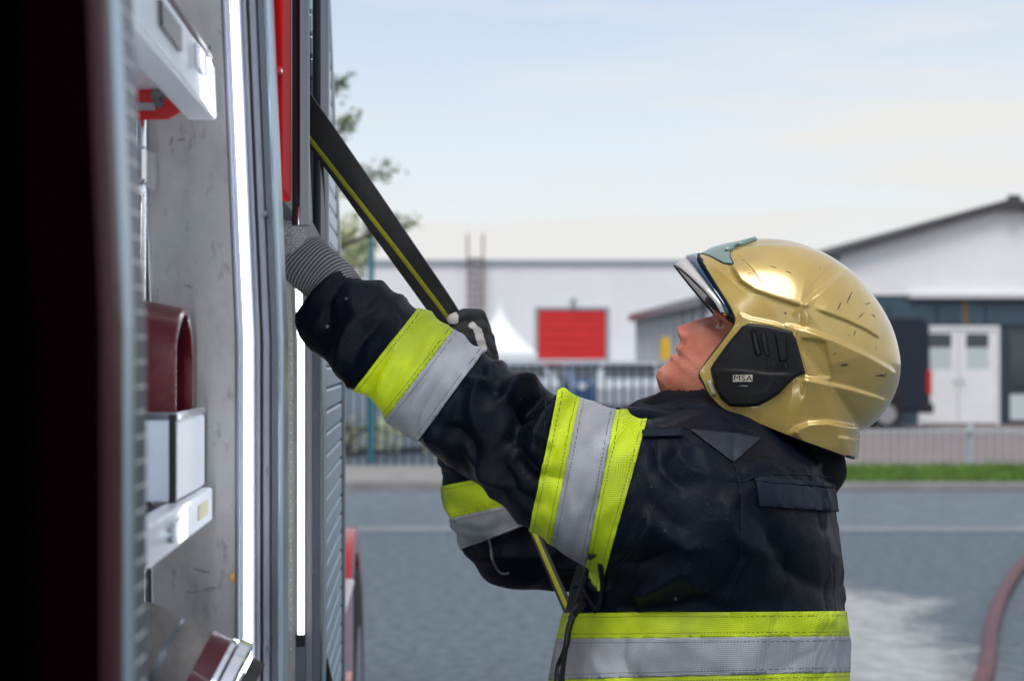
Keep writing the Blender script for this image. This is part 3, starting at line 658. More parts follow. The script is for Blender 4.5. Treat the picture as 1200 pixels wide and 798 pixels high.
# rolled fabric hose with coupling below
hr = thing('rolled_hose', 'grey fabric hose with red ring and chrome coupling below the lower tray', 'hose', (-.3,1.38,.742))
Yh = 1.38
pth = [P(60,980,Yh+.02), P(60,860,Yh+.02), P(95,775,Yh+.01), P(150,748,Yh), P(200,770,Yh), P(232,786,Yh)]
obj('hose', MB().tube(catmull(pth, 8), .037, 24), 'hose_fabric', hr, smooth=50)
dirn = (P(232,786,Yh)-P(200,770,Yh)).normalized(); e = P(228,784,Yh)
obj('binding', MB().tube([P(193,768,Yh)-dirn*.002, P(193,768,Yh)+dirn*.003], .0385, 24), 'alu_dark', hr, smooth=50)
obj('red_ring', MB().tube([e, e+dirn*.02], .040, 24), 'truck_maroon', hr, smooth=40)
obj('steel_ring', MB().tube([e+dirn*.0202, e+dirn*.025], .042, 24), 'chrome', hr, smooth=40)
obj('coupling', MB().tube([e+dirn*.0252, e+dirn*.028, e+dirn*.038, e+dirn*.041], [.040,.046,.046,.041], 24), 'chrome', hr, smooth=30)
obj('lug', MB().tube([e+dirn*.044, e+dirn*.058], .034, 24), 'slot_black', hr, smooth=30)
obj('hose_coil', MB().tube([Vector((-.42+.11*math.cos(a_*.3), 1.33+.11*math.sin(a_*.3), .78+a_*.005)) for a_ in range(60)], .036, 12), 'hose_fabric', hr, smooth=50)
# ================================================================ SPECIAL MATERIALS
def cloth_grid(name, color, pitch, dark, rough, stitch=True, spec=.5, glow=1.):
    m = mat(name, color, rough, noise=None, spec=spec); t = m.node_tree; b = t.nodes['Principled BSDF']; L = t.links.new
    N = t.nodes.new
    a = N('ShaderNodeAttribute'); a.attribute_name = 'fab'                  # cloth coordinates in metres
    def math_(op, x, y=None):
        n = N('ShaderNodeMath'); n.operation = op
        for i, q in enumerate((x, y)):
            if q is None: continue
            if isinstance(q, (int, float)): n.inputs[i].default_value = q
            else: L(q, n.inputs[i])
        return n.outputs[0]
    s = N('ShaderNodeSeparateXYZ'); L(a.outputs['Vector'], s.inputs[0])
    u, v = s.outputs[0], s.outputs[1]
    p = math_('MULTIPLY', math_('ADD', u, v), math.pi*2/pitch/1.414); q = math_('MULTIPLY', math_('SUBTRACT', u, v), math.pi*2/pitch/1.414)
    g = math_('MULTIPLY', math_('SINE', p), math_('SINE', q))
    mr = N('ShaderNodeMapRange'); L(g, mr.inputs[0]); mr.inputs[1].default_value = -.2; mr.inputs[2].default_value = .75; mr.inputs[3].default_value = 1; mr.inputs[4].default_value = 1-dark
    nz = N('ShaderNodeTexNoise'); nz.inputs['Scale'].default_value = 14; nz.inputs['Detail'].default_value = 7; L(a.outputs['Vector'], nz.inputs['Vector'])
    dr_ = N('ShaderNodeMapRange'); L(nz.outputs['Fac'], dr_.inputs[0]); dr_.inputs[1].default_value = .3; dr_.inputs[2].default_value = .75; dr_.inputs[3].default_value = .5; dr_.inputs[4].default_value = 1.15
    n3 = N('ShaderNodeTexNoise'); n3.inputs['Scale'].default_value = 9; n3.inputs['Detail'].default_value = 3; L(a.outputs['Vector'], n3.inputs['Vector'])
    vf = N('ShaderNodeMapRange'); L(n3.outputs['Fac'], vf.inputs[0]); vf.inputs[1].default_value = .38; vf.inputs[2].default_value = .62
    mv = math_('SUBTRACT', 1., math_('MULTIPLY', math_('SUBTRACT', 1., mr.outputs[0]), vf.outputs[0]))
    k = math_('MULTIPLY', mv, dr_.outputs[0])
    if stitch:
        e = N('ShaderNodeAttribute'); e.attribute_name = 'edge'
        d = math_('ABSOLUTE', math_('SUBTRACT', e.outputs['Fac'], .0055))
        ln = math_('LESS_THAN', d, .0007)
        dash = math_('GREATER_THAN', math_('SINE', math_('MULTIPLY', math_('ADD', u, math_('MULTIPLY', v, .83)), 1700.)), -.35)
        k = math_('MULTIPLY', k, math_('SUBTRACT', 1., math_('MULTIPLY', math_('MULTIPLY', ln, dash), .62)))
    cm = N('ShaderNodeMix'); cm.data_type = 'RGBA'; cm.blend_type = 'MULTIPLY'; cm.inputs['Factor'].default_value = 1; cm.inputs['A'].default_value = (*color, 1)
    cb = N('ShaderNodeCombineColor'); [L(k, cb.inputs[i]) for i in range(3)]; L(cb.outputs[0], cm.inputs['B']); L(cm.outputs['Result'], b.inputs['Base Color'])
    bp = N('ShaderNodeBump'); bp.inputs['Strength'].default_value = .35; bp.inputs['Distance'].default_value = .0008; L(g, bp.inputs['Height']); L(bp.outputs[0], b.inputs['Normal'])
    return m
cloth_grid('hi_vis', (.54, .70, .0), .0032, .35, .55)
cloth_grid('silver', (.37, .385, .43), .0032, .36, .42)
# knitted cuff: ribs along the arm
m = mat('knit', (.15, .15, .17), .9, sheen=.2); t = m.node_tree; b = t.nodes['Principled BSDF']
a = t.nodes.new('ShaderNodeAttribute'); a.attribute_name = 'fab'
w = t.nodes.new('ShaderNodeTexNoise'); w.inputs['Scale'].default_value = 800; w.inputs['Detail'].default_value = 2; t.links.new(a.outputs['Vector'], w.inputs['Vector'])
r = t.nodes.new('ShaderNodeValToRGB'); r.color_ramp.elements[0].position = .38; r.color_ramp.elements[1].position = .62; r.color_ramp.elements[0].color = (.10,.10,.11,1); r.color_ramp.elements[1].color = (.52,.52,.55,1)
t.links.new(w.outputs['Fac'], r.inputs['Fac'])
ra = t.nodes.new('ShaderNodeAttribute'); ra.attribute_name = 'rib'; rm = t.nodes.new('ShaderNodeMix'); rm.data_type = 'RGBA'; t.links.new(ra.outputs['Fac'], rm.inputs['Factor']); t.links.new(r.outputs[0], rm.inputs['A']); rm.inputs['B'].default_value = (.022, .022, .028, 1); t.links.new(rm.outputs['Result'], b.inputs['Base Color'])
bp = t.nodes.new('ShaderNodeBump'); bp.inputs['Strength'].default_value = .7; bp.inputs['Distance'].default_value = .0015; t.links.new(w.outputs['Fac'], bp.inputs['Height']); t.links.new(bp.outputs[0], b.inputs['Normal'])
# skin
m = mat('skin', (.52, .235, .165), .48, sss=.12, spec=.5, bump=(330, .5, .0014)); t = m.node_tree; b = t.nodes['Principled BSDF']
c = t.nodes.new('ShaderNodeTexCoord')
n1 = t.nodes.new('ShaderNodeTexNoise'); n1.inputs['Scale'].default_value = 26; n1.inputs['Detail'].default_value = 6; t.links.new(c.outputs['Object'], n1.inputs['Vector'])
r1 = t.nodes.new('ShaderNodeValToRGB'); r1.color_ramp.elements[0].position = .3; r1.color_ramp.elements[1].position = .7; r1.color_ramp.elements[0].color = (.46,.11,.072,1); r1.color_ramp.elements[1].color = (.68,.26,.18,1)
t.links.new(n1.outputs['Fac'], r1.inputs['Fac'])
n2 = t.nodes.new('ShaderNodeTexNoise'); n2.inputs['Scale'].default_value = 1500; t.links.new(c.outputs['Object'], n2.inputs['Vector'])
st_ = t.nodes.new('ShaderNodeMapRange'); t.links.new(n2.outputs['Fac'], st_.inputs[0]); st_.inputs[1].default_value = .48; st_.inputs[2].default_value = .62; st_.inputs[3].default_value = .06; st_.inputs[4].default_value = .5
be = t.nodes.new('ShaderNodeAttribute'); be.attribute_name = 'beard'
mu = t.nodes.new('ShaderNodeMath'); mu.operation = 'MULTIPLY'; t.links.new(st_.outputs[0], mu.inputs[0]); t.links.new(be.outputs['Fac'], mu.inputs[1])
mx_ = t.nodes.new('ShaderNodeMix'); mx_.data_type = 'RGBA'; t.links.new(mu.outputs[0], mx_.inputs['Factor']); t.links.new(r1.outputs[0], mx_.inputs['A']); mx_.inputs['B'].default_value = (.14, .075, .055, 1)
lp = t.nodes.new('ShaderNodeAttribute'); lp.attribute_name = 'lips'
mx2 = t.nodes.new('ShaderNodeMix'); mx2.data_type = 'RGBA'; t.links.new(lp.outputs['Fac'], mx2.inputs['Factor']); t.links.new(mx_.outputs['Result'], mx2.inputs['A']); mx2.inputs['B'].default_value = (.55, .15, .12, 1)
t.links.new(mx2.outputs['Result'], b.inputs['Base Color'])
mat('scuff_dark', (.10, .07, .035), .7)
# helmet paint with scratches and scuffs
m = mat('helmet_gold', (.42, .285, .06), .24, .2, coat=.9, coatr=.05); t = m.node_tree; b = t.nodes['Principled BSDF']
c = t.nodes.new('ShaderNodeTexCoord')
def scr(scale, rot, lo, hi):
    mp_ = t.nodes.new('ShaderNodeMapping'); mp_.inputs['Rotation'].default_value = rot; mp_.inputs['Scale'].default_value = scale; t.links.new(c.outputs['Object'], mp_.inputs[0])
    n = t.nodes.new('ShaderNodeTexNoise'); n.inputs['Scale'].default_value = 1; n.inputs['Detail'].default_value = 4; n.inputs['Roughness'].default_value = .65; t.links.new(mp_.outputs[0], n.inputs['Vector'])
    q = t.nodes.new('ShaderNodeMapRange'); q.inputs[1].default_value = lo; q.inputs[2].default_value = hi; t.links.new(n.outputs['Fac'], q.inputs[0]); return q.outputs[0]
s1 = scr((16, 40, 130), (0, .5, 0), .685, .72); s2 = scr((150, 40, 22), (0, .25, 0), .70, .73); s3 = scr((75, 75, 75), (0, 0, 0), .715, .74)
m1 = t.nodes.new('ShaderNodeMath'); m1.operation = 'MAXIMUM'; t.links.new(s1, m1.inputs[0]); t.links.new(s2, m1.inputs[1])
m2 = t.nodes.new('ShaderNodeMath'); m2.operation = 'MAXIMUM'; t.links.new(m1.outputs[0], m2.inputs[0]); t.links.new(s3, m2.inputs[1])
n = t.nodes.new('ShaderNodeTexNoise'); n.inputs['Scale'].default_value = 11; n.inputs['Detail'].default_value = 6; t.links.new(c.outputs['Object'], n.inputs['Vector'])
r = t.nodes.new('ShaderNodeValToRGB'); r.color_ramp.elements[0].position = .3; r.color_ramp.elements[1].position = .7; r.color_ramp.elements[0].color = (.43,.30,.075,1); r.color_ramp.elements[1].color = (.53,.385,.115,1)
t.links.new(n.outputs['Fac'], r.inputs['Fac'])
mm_ = t.nodes.new('ShaderNodeMix'); mm_.data_type = 'RGBA'; t.links.new(m2.outputs[0], mm_.inputs['Factor']); t.links.new(r.outputs[0], mm_.inputs['A']); mm_.inputs['B'].default_value = (.06, .045, .03, 1)
t.links.new(mm_.outputs['Result'], b.inputs['Base Color'])
ro = t.nodes.new('ShaderNodeMapRange'); ro.inputs[3].default_value = .05; ro.inputs[4].default_value = .16; t.links.new(n.outputs['Fac'], ro.inputs[0]); t.links.new(ro.outputs[0], b.inputs['Coat Roughness'])

m = bpy.data.materials.new('visor_glare'); m.use_nodes = True; MATS['visor_glare'] = m; t = m.node_tree; t.nodes.remove(t.nodes['Principled BSDF'])  # clear visor coloured white: bright sky and glare are put into its colour
tl1 = t.nodes.new('ShaderNodeBsdfTranslucent'); tl1.inputs[0].default_value = (.95, .95, .96, 1); tp1 = t.nodes.new('ShaderNodeBsdfTransparent'); gl1 = t.nodes.new('ShaderNodeBsdfGlossy'); gl1.inputs['Roughness'].default_value = .08
ms = t.nodes.new('ShaderNodeMixShader'); ms.inputs[0].default_value = .12; df1 = t.nodes.new('ShaderNodeBsdfDiffuse'); df1.inputs[0].default_value = (.95, .95, .96, 1); ms0 = t.nodes.new('ShaderNodeMixShader'); ms0.inputs[0].default_value = .45; t.links.new(tl1.outputs[0], ms0.inputs[1]); t.links.new(df1.outputs[0], ms0.inputs[2]); t.links.new(ms0.outputs[0], ms.inputs[1]); t.links.new(tp1.outputs[0], ms.inputs[2])
ms2 = t.nodes.new('ShaderNodeMixShader'); ms2.inputs[0].default_value = .15; t.links.new(ms.outputs[0], ms2.inputs[1]); t.links.new(gl1.outputs[0], ms2.inputs[2]); t.links.new(ms2.outputs[0], t.nodes['Material Output'].inputs[0])

for nm, lint in (('navy', .10), ('navy_flap', .08), ('hood_black', .05)):
    t = MATS[nm].node_tree; b = t.nodes['Principled BSDF']; mpn = t.nodes[MATS[nm]['map']]; old = b.inputs['Normal'].links[0].from_node
    n_ = t.nodes.new('ShaderNodeTexNoise'); n_.inputs['Scale'].default_value = 24; n_.inputs['Detail'].default_value = 5; n_.inputs['Roughness'].default_value = .55; n_.inputs['Distortion'].default_value = .25; t.links.new(mpn.outputs[0], n_.inputs['Vector'])
    a1 = t.nodes.new('ShaderNodeMath'); a1.operation = 'SUBTRACT'; a1.inputs[1].default_value = .5; t.links.new(n_.outputs['Fac'], a1.inputs[0]); a2 = t.nodes.new('ShaderNodeMath'); a2.operation = 'ABSOLUTE'; t.links.new(a1.outputs[0], a2.inputs[0])
    bp = t.nodes.new('ShaderNodeBump'); bp.inputs['Strength'].default_value = .55; bp.inputs['Distance'].default_value = .006; t.links.new(a2.outputs[0], bp.inputs['Height']); t.links.new(bp.outputs[0], old.inputs['Normal'])
    n2 = t.nodes.new('ShaderNodeTexNoise'); n2.inputs['Scale'].default_value = 210; n2.inputs['Detail'].default_value = 3; t.links.new(mpn.outputs[0], n2.inputs['Vector'])
    r2 = t.nodes.new('ShaderNodeMapRange'); r2.inputs[1].default_value = .69; r2.inputs[2].default_value = .76; r2.inputs[4].default_value = .5; t.links.new(n2.outputs['Fac'], r2.inputs[0])
    src = b.inputs['Base Color'].links[0].from_socket; x_ = t.nodes.new('ShaderNodeMix'); x_.data_type = 'RGBA'; t.links.new(r2.outputs[0], x_.inputs['Factor']); t.links.new(src, x_.inputs['A']); x_.inputs['B'].default_value = (lint, lint, lint*1.05, 1); t.links.new(x_.outputs['Result'], b.inputs['Base Color'])

# ================================================================ FIREFIGHTER
TH = math.radians(13); sT, cT = math.sin(TH), math.cos(TH)
Y0 = 2.03; X0 = (820-PX)/F*Y0
def S(px, py, off=0.):                              # photo pixel on the plane 'off' metres in front of his middle -> (a, z, n)
    kx, kz = (px-PX)/F, (PY-py)/F
    Y = (X0*sT+Y0*cT-off)/(kx*sT+cT); Xw = kx*Y
    return np.array(((Xw-X0)*cT-(Y-Y0)*sT, CH+kz*Y, off))
def W(q):                                           # (a, z, n) -> world
    q = np.asarray(q, float); a, z, n = q[..., 0], q[..., 1], q[..., 2]
    return np.stack((X0+a*cT-n*sT, Y0-a*sT-n*cT, z), -1)
def local_px(q):                                    # (a, z, n) -> photo pixels
    w = W(q); return PX+F*w[..., 0]/w[..., 1], PY-F*(w[..., 2]-CH)/w[..., 1]

def surface_nets(fn, lo, hi, h):
    lo = np.array(lo, float); n = np.ceil((np.array(hi)-lo)/h).astype(int)+1
    ax = [lo[i]+h*np.arange(n[i]) for i in range(3)]
    G = np.stack(np.meshgrid(*ax, indexing='ij'), -1)
    D = fn(G.reshape(-1, 3)).reshape(n).astype(np.float32); del G
    s = D < 0; c = n-1
    cnt = np.zeros(c, np.int8)
    corners = [(i, j, k) for i in (0, 1) for j in (0, 1) for k in (0, 1)]
    sub = lambda A, o: A[o[0]:o[0]+c[0], o[1]:o[1]+c[1], o[2]:o[2]+c[2]]
    for o in corners: cnt += sub(s, o)
    act = (cnt > 0) & (cnt < 8); I = np.argwhere(act); idx = -np.ones(c, np.int64); idx[act] = np.arange(len(I))
    acc = np.zeros((len(I), 3)); m = np.zeros(len(I))
    for o in corners:
        for d in range(3):
            if o[d]: continue
            e = list(o); e[d] = 1
            d0 = D[I[:, 0]+o[0], I[:, 1]+o[1], I[:, 2]+o[2]]; d1 = D[I[:, 0]+e[0], I[:, 1]+e[1], I[:, 2]+e[2]]
            x = (d0 < 0) != (d1 < 0); t = np.where(x, d0/np.where(x, d0-d1, 1), 0)
            p = np.tile(np.array(o, float), (len(I), 1)); p[:, d] += t
            acc += np.where(x[:, None], p, 0); m += x
    V = lo+h*(I+acc/m[:, None]); faces = []
    for d in range(3):
        u, v = [(1, 2), (2, 0), (0, 1)][d]
        a = np.take(s, np.arange(n[d]-1), d); b = np.take(s, np.arange(1, n[d]), d); E = np.argwhere(a != b)
        E = E[(E[:, u] > 0) & (E[:, v] > 0) & (E[:, u] < c[u]) & (E[:, v] < c[v])]
        q = []
        for du, dv in ((0, 0), (-1, 0), (-1, -1), (0, -1)):
            e = E.copy(); e[:, u] += du; e[:, v] += dv; q.append(idx[e[:, 0], e[:, 1], e[:, 2]])
        q = np.stack(q, 1); flip = s[E[:, 0], E[:, 1], E[:, 2]]
        q[~flip] = q[~flip][:, ::-1]; faces.append(q[(q >= 0).all(1)])
    return V, np.concatenate(faces)
def cone(p, a, ra, b, rb, fl=1.):
    ab = b-a; t = np.clip(((p-a)@ab)/(ab@ab), 0, 1); d = p-a-t[:, None]*ab
    return np.sqrt((d*d).sum(1))-(ra+(rb-ra)*t)
def chain(p, pts):
    d = None
    for (a, ra), (b, rb) in zip(pts[:-1], pts[1:]):
        c_ = cone(p, a, ra, b, rb); d = c_ if d is None else np.minimum(d, c_)
    return d
def schain(p, pts, k):
    d = None
    for (a, ra), (b, rb) in zip(pts[:-1], pts[1:]):
        c_ = cone(p, a, ra, b, rb); d = c_ if d is None else smin(d, c_, k)
    return d
def smin(a, b, k):
    h = np.clip(.5+.5*(b-a)/k, 0, 1); return b+(a-b)*h-k*h*(1-h)
def np_mesh(name, V, Fc, smooth=True):
    me = bpy.data.meshes.new(name); me.vertices.add(len(V)); me.vertices.foreach_set('co', np.asarray(V, np.float32).ravel())
    k = Fc.shape[1]; me.loops.add(Fc.size); me.loops.foreach_set('vertex_index', Fc.astype(np.int32).ravel())
    me.polygons.add(len(Fc)); me.polygons.foreach_set('loop_start', np.arange(0, Fc.size, k, dtype=np.int32)); me.polygons.foreach_set('loop_total', np.full(len(Fc), k, np.int32))
    if smooth: me.polygons.foreach_set('use_smooth', np.ones(len(Fc), bool))
    me.update(calc_edges=True); me.validate(); return me
def set_attr(me, name, vals):
    vals = np.asarray(vals, np.float32)
    a = me.attributes.new(name, 'FLOAT_VECTOR' if vals.ndim == 2 else 'FLOAT', 'POINT'); a.data.foreach_set('vector' if vals.ndim == 2 else 'value', vals.ravel())
def laplace(V, Fc, it, lam=.5):
    e = np.concatenate([Fc[:, [0, 1]], Fc[:, [1, 2]], Fc[:, [2, 3]], Fc[:, [3, 0]]]); V = V.copy()
    deg = np.bincount(e.ravel(), minlength=len(V)).astype(float)
    for _ in range(it):
        A = np.zeros_like(V)
        for d in range(3): A[:, d] = np.bincount(e[:, 0], V[e[:, 1], d], len(V))+np.bincount(e[:, 1], V[e[:, 0], d], len(V))
        V += lam*(A/deg[:, None]-V)
    return V
def normals(V, Fc):
    n = np.cross(V[Fc[:, 2]]-V[Fc[:, 0]], V[Fc[:, 3]]-V[Fc[:, 1]]); N = np.zeros_like(V)
    for k in range(4):
        for d in range(3): N[:, d] += np.bincount(Fc[:, k], n[:, d], len(V))
    return N/np.maximum(np.linalg.norm(N, axis=1), 1e-9)[:, None]
def vnoise(Q): return np.array([mnoise.noise(Vector(q)) for q in Q])

person = thing('person', 'firefighter in a navy coat with yellow stripes reaching into the truck locker', 'person', (X0, Y0, 0))

# ---- coat: one continuous surface
def st(l): return [(S(x, y, o), r) for x, y, o, r in l]
ARM_L = st([(822,606,.17,.100),(770,593,.19,.0945),(705,567,.20,.0925),(645,542,.19,.082),(590,502,.18,.073),(545,478,.17,.0725),(500,446,.165,.068),(455,406,.155,.0645),(422,380,.15,.0600),(396,368,.145,.0545),(378,352,.143,.050)])
ARM_R = st([(800,590,-.19,.105),(735,620,-.21,.088),(660,634,-.215,.072),(602,628,-.21,.078),(578,580,-.19,.073),(562,520,-.165,.066),(552,455,-.14,.055)])
TOR = [(1010,655,1010,.265),(930,650,1002,.27),(850,647,996,.27),(798,650,992,.265),(740,661,991,.258),(700,672,988,.252),(650,688,982,.245),(610,697,977,.24),(580,703,973,.23),(556,708,968,.212),(535,714,958,.185),(515,722,945,.15),(497,734,930,.115),(480,752,905,.085)]
tz = np.array([S(820, t[0])[1] for t in TOR])[::-1]; ta = np.array([S(t[1], t[0])[0] for t in TOR])[::-1]; tb_ = np.array([S(t[2], t[0])[0] for t in TOR])[::-1]; tw = np.array([t[3] for t in TOR])[::-1]
tz, ta, tb_, tw = tz[::-1], ta[::-1], tb_[::-1], tw[::-1]
def torso(p):
    z = p[:, 1]; f0, b0, w0 = np.interp(z, tz, ta), np.interp(z, tz, tb_), np.interp(z, tz, tw)
    c_ = (f0+b0)/2; h = (b0-f0)/2; pw = 2.35
    r = (np.abs((p[:, 0]-c_)/h)**pw+np.abs(p[:, 2]/w0)**pw)**(1/pw)
    d = (r-1)*np.minimum(h, w0)*.95
    return np.maximum(np.maximum(d, tz[0]-z), z-tz[-1])
SH = st([(845,562,.0,.098),(828,578,.12,.092),(820,598,.17,.100)]); SHR = st([(845,560,-.0,.10),(820,580,-.12,.098),(800,590,-.19,.105)])
COLR = st([(865,548,0,.112),(822,532,0,.085),(786,520,0,.060),(752,514,0,.040)])
def coat(p):
    d = torso(p)
    d = smin(d, schain(p, SH, .03), .06); d = smin(d, chain(p, SHR), .06)
    d = smin(d, schain(p, COLR, .02), .03)
    d = smin(d, schain(p, ARM_L, .015), .045); d = smin(d, schain(p, ARM_R, .015), .045)
    # flat cut end of the sleeve
    cutp = (p-S(380,339,.145))@np.array([-.79,.61,0]); cutp = np.where((p[:, 0] < S(452,380,.15)[0]) & (p[:, 2] > .02), cutp, -1)
    return -smin(-d, -cutp, .006)
V, Fc = surface_nets(coat, (-.62,.86,-.40), (.32,1.86,.36), .0047)
V = laplace(V, Fc, 3, .4)
# folds: (x0,y0,x1,y1, width px, height mm); on the camera side of the coat
FOLDS = [(648,452,600,512,9,-9),(628,447,590,470,8,6),(668,458,628,530,10,7),(606,520,655,560,11,-7),(575,440,560,500,12,5),(560,420,600,470,9,-4),(640,560,610,520,8,5),
 (560,545,520,500,10,-5),(545,520,610,575,9,5),(600,470,640,480,7,-6),(620,500,650,520,7,4),(590,545,630,590,8,-4),(540,440,575,450,8,4),
 (770,520,800,570,10,-5),(790,515,830,560,11,5),(750,560,800,620,12,-4),(770,610,830,640,13,5),(720,660,790,640,11,-6),(715,690,800,665,12,5),(730,712,850,690,13,-4),
 (830,560,900,555,8,-3),(850,590,900,650,14,4),(900,610,960,690,14,-4),(800,650,850,700,14,4),(760,680,740,712,9,-5),(880,540,960,545,8,3),(740,640,760,600,9,5),
 (700,745,720,798,9,4),(735,745,745,798,8,-4),(770,750,760,798,9,3),(840,745,850,798,12,-3),(900,740,890,798,12,3),(940,745,950,798,10,-3),
 (420,370,400,420,8,4),(440,380,415,440,8,-4),(400,330,385,380,6,-4),(395,410,425,455,8,5),(470,420,450,470,9,3),(510,440,480,490,9,-3),(530,470,505,515,9,4),
 (690,500,670,600,10,3),(730,510,700,620,10,-3),(660,500,640,590,8,-2.5),(862,505,872,560,5,-3),(872,560,868,650,4,-2.5),(868,650,848,705,4,-2.2)]
Np = normals(V, Fc); px, py = local_px(V); near = np.clip((Np[:, 2]+.25)/.5, 0, 1)
disp = np.zeros(len(V))
for x0, y0, x1, y1, wd, am in FOLDS:
    dx, dy = x1-x0, y1-y0; L2 = dx*dx+dy*dy; t = ((px-x0)*dx+(py-y0)*dy)/L2; tt = np.clip(t, 0, 1); bow = wd*1.0*np.sin(tt*math.pi)
    ex = -dy/math.sqrt(L2); ey = dx/math.sqrt(L2)
    d = np.hypot(px-x0-tt*dx-ex*bow, py-y0-tt*dy-ey*bow)
    ker = .5*np.exp(-(d/wd)**2)+.75*np.exp(-d/(wd*.55))
    disp += near*am*(.0027 if 535 < x0 < 680 and y0 < 600 else .0018)*ker*(.35+.65*np.sin(np.clip(tt*.86+.07, 0, 1)*math.pi))
# loose cloth: stretched noise, along each sleeve and over the body
axL = ARM_L[-1][0]-ARM_L[0][0]; axL /= np.linalg.norm(axL); axR = ARM_R[3][0]-ARM_R[6][0]; axR /= np.linalg.norm(axR)
dl_, dr2, dt_ = chain(V, ARM_L), chain(V, ARM_R), torso(V)
isL = np.clip((np.minimum(dt_, dr2)-dl_)/.04+.5, 0, 1); isR = np.clip((np.minimum(dt_, dl_)-dr2)/.04+.5, 0, 1); isT = 1-np.maximum(isL, isR)
sL = V@axL; sR = V@axR
QL = (V-np.outer(sL, axL))*9+np.outer(sL*26, axL); QR = (V-np.outer(sR, axR))*9+np.outer(sR*24, axR); QT = V*np.array([11, 8, 11])+.6*np.stack([vnoise(V*5), vnoise(V*5+7), vnoise(V*5+19)], 1)
rid = lambda n: 1-2*np.abs(n)**.8
nL, nR, nT = vnoise(QL), vnoise(QR), vnoise(QT); nf = vnoise(V*38)
disp += isL*.0046*rid(nL*1.5)+isR*.005*rid(nR*1.5)+isT*.0062*rid(nT*1.3)+.0014*nf
zb_ = S(820, 716)[1]
warp = np.stack([vnoise(V*7+3), vnoise(V*7+11), vnoise(V*7+23)], 1)
cr = vnoise(V*np.array([10, 7, 10])+1.1*warp+41); disp -= .0042*np.exp(-np.abs(cr)/.07)*np.clip(vnoise(V*4+5)*2+.55, 0, 1)
disp = np.where((V[:, 1] < zb_+.02) & (isT > .5), disp*.55, disp)
V = V+Np*disp[:, None]; V = laplace(V, Fc, 1, .3)
Np = normals(V, Fc); dl_, dr2, dt_ = chain(V, ARM_L), chain(V, ARM_R), torso(V); px, py = local_px(V)
fab = np.stack((V[:, 0]*.95+V[:, 2]*.45, V[:, 1]+V[:, 2]*.18, V[:, 2]*0), 1)
WV = W(V); cen = np.array([X0, Y0, 0])
def emit_mesh(name, WVs, Fs, m, parent, **k):
    me = np_mesh(name, WVs, Fs); return link(name, me, m, parent)
coat_o = emit_mesh('coat', WV, Fc, 'navy', person)

CAMP = np.array([0, 0, CH])
def line_plane(a, b, ref):                          # plane through the camera point and two photo pixels, facing ref
    r = lambda q: np.array(((q[0]-PX)/F, 1, (PY-q[1])/F))
    n = np.cross(r(a), r(b)); n /= np.linalg.norm(n)
    return n if n@r(ref) > 0 else -n
def patch(name, lines, ref, mask, off, m, parent, th=.0015, edges=None, sub=False):
    """piece of cloth sewn on the coat: coat surface between cutting planes, lifted by off"""
    ns = [line_plane(a, b, ref) for a, b in lines]
    dd = [(WV-CAMP)@n for n in ns]; ok = mask & np.all([d > -.012 for d in dd], 0)
    fm = ok[Fc].all(1); fs = Fc[fm]; used = np.unique(fs); mp_ = -np.ones(len(V), int); mp_[used] = np.arange(len(used))
    vv = W(V[used]+Np[used]*off); bm = bmesh.new()
    bm.verts.layers.float_vector.new('fab'); bm.verts.layers.float.new('edge'); lay = bm.verts.layers.float_vector['fab']; le = bm.verts.layers.float['edge']
    bv = [bm.verts.new(q) for q in vv]
    for q, fa in zip(bv, fab[used]): q[lay] = fa
    for q in mp_[fs]:
        try: bm.faces.new([bv[i] for i in q])
        except ValueError: pass
    for n in ns: bmesh.ops.bisect_plane(bm, geom=bm.verts[:]+bm.edges[:]+bm.faces[:], plane_co=Vector(CAMP), plane_no=Vector(n), clear_inner=True)
    es = [Vector(n) for i, n in enumerate(ns) if edges is None or i in edges]; cp_ = Vector(CAMP)
    for q in bm.verts: q[le] = min((q.co-cp_).dot(n) for n in es)
    me = bpy.data.meshes.new(name); bm.to_mesh(me); bm.free(); smooth_mesh(me)
    o = link(name, me, m, parent); s = o.modifiers.new('solid', 'SOLIDIFY'); s.thickness = th; s.offset = 1
    return o
mL = (dl_ < np.where(px > 715, .018, .034)) & (px < 790); mR = (dr2 < .03) & (px < 680) & (V[:, 2] < -.02); mT = (np.abs(dt_) < .035) & (py > 704)
e = .0012
A1, A2, A3, A4 = ((653,461),(622,613)), ((679,470),(648,627)), ((721,483),(689,647)), ((756,500),(712,661))
patch('reflective_stripe', [A1, A2], (650,545), mL, e, 'hi_vis', coat_o); patch('reflective_stripe', [A2, A3], (685,560), mL, e+.0006, 'silver', coat_o); patch('reflective_stripe', [A3, A4], (720,570), mL, e, 'hi_vis', coat_o)
B1, B2, B3 = ((491,360),(419,451)), ((528,391),(454,487)), ((566,413),(489,518))
patch('reflective_stripe', [B1, B2], (475,425), mL, e, 'hi_vis', coat_o); patch('reflective_stripe', [B2, B3], (510,452), mL, e+.0006, 'silver', coat_o)
C1, C2, C3 = ((514,570),(560,561)), ((532,606),(585,594)), ((555,638),(618,614))
patch('reflective_stripe', [C1, C2], (545,585), mR, e, 'hi_vis', coat_o); patch('reflective_stripe', [C2, C3], (572,612), mR, e+.0006, 'silver', coat_o)
D1, D2, D3, D4 = ((680,718),(990,716)), ((680,748),(990,745)), ((680,795),(990,787)), ((680,828),(990,820))
patch('reflective_stripe', [D1, D2], (830,730), mT, e, 'hi_vis', coat_o); patch('reflective_stripe', [D2, D3], (830,770), mT, e+.0006, 'silver', coat_o); patch('reflective_stripe', [D3, D4], (830,805), mT, e, 'hi_vis', coat_o)
nearm = (Np[:, 2] > .0) & (V[:, 2] > -.05)
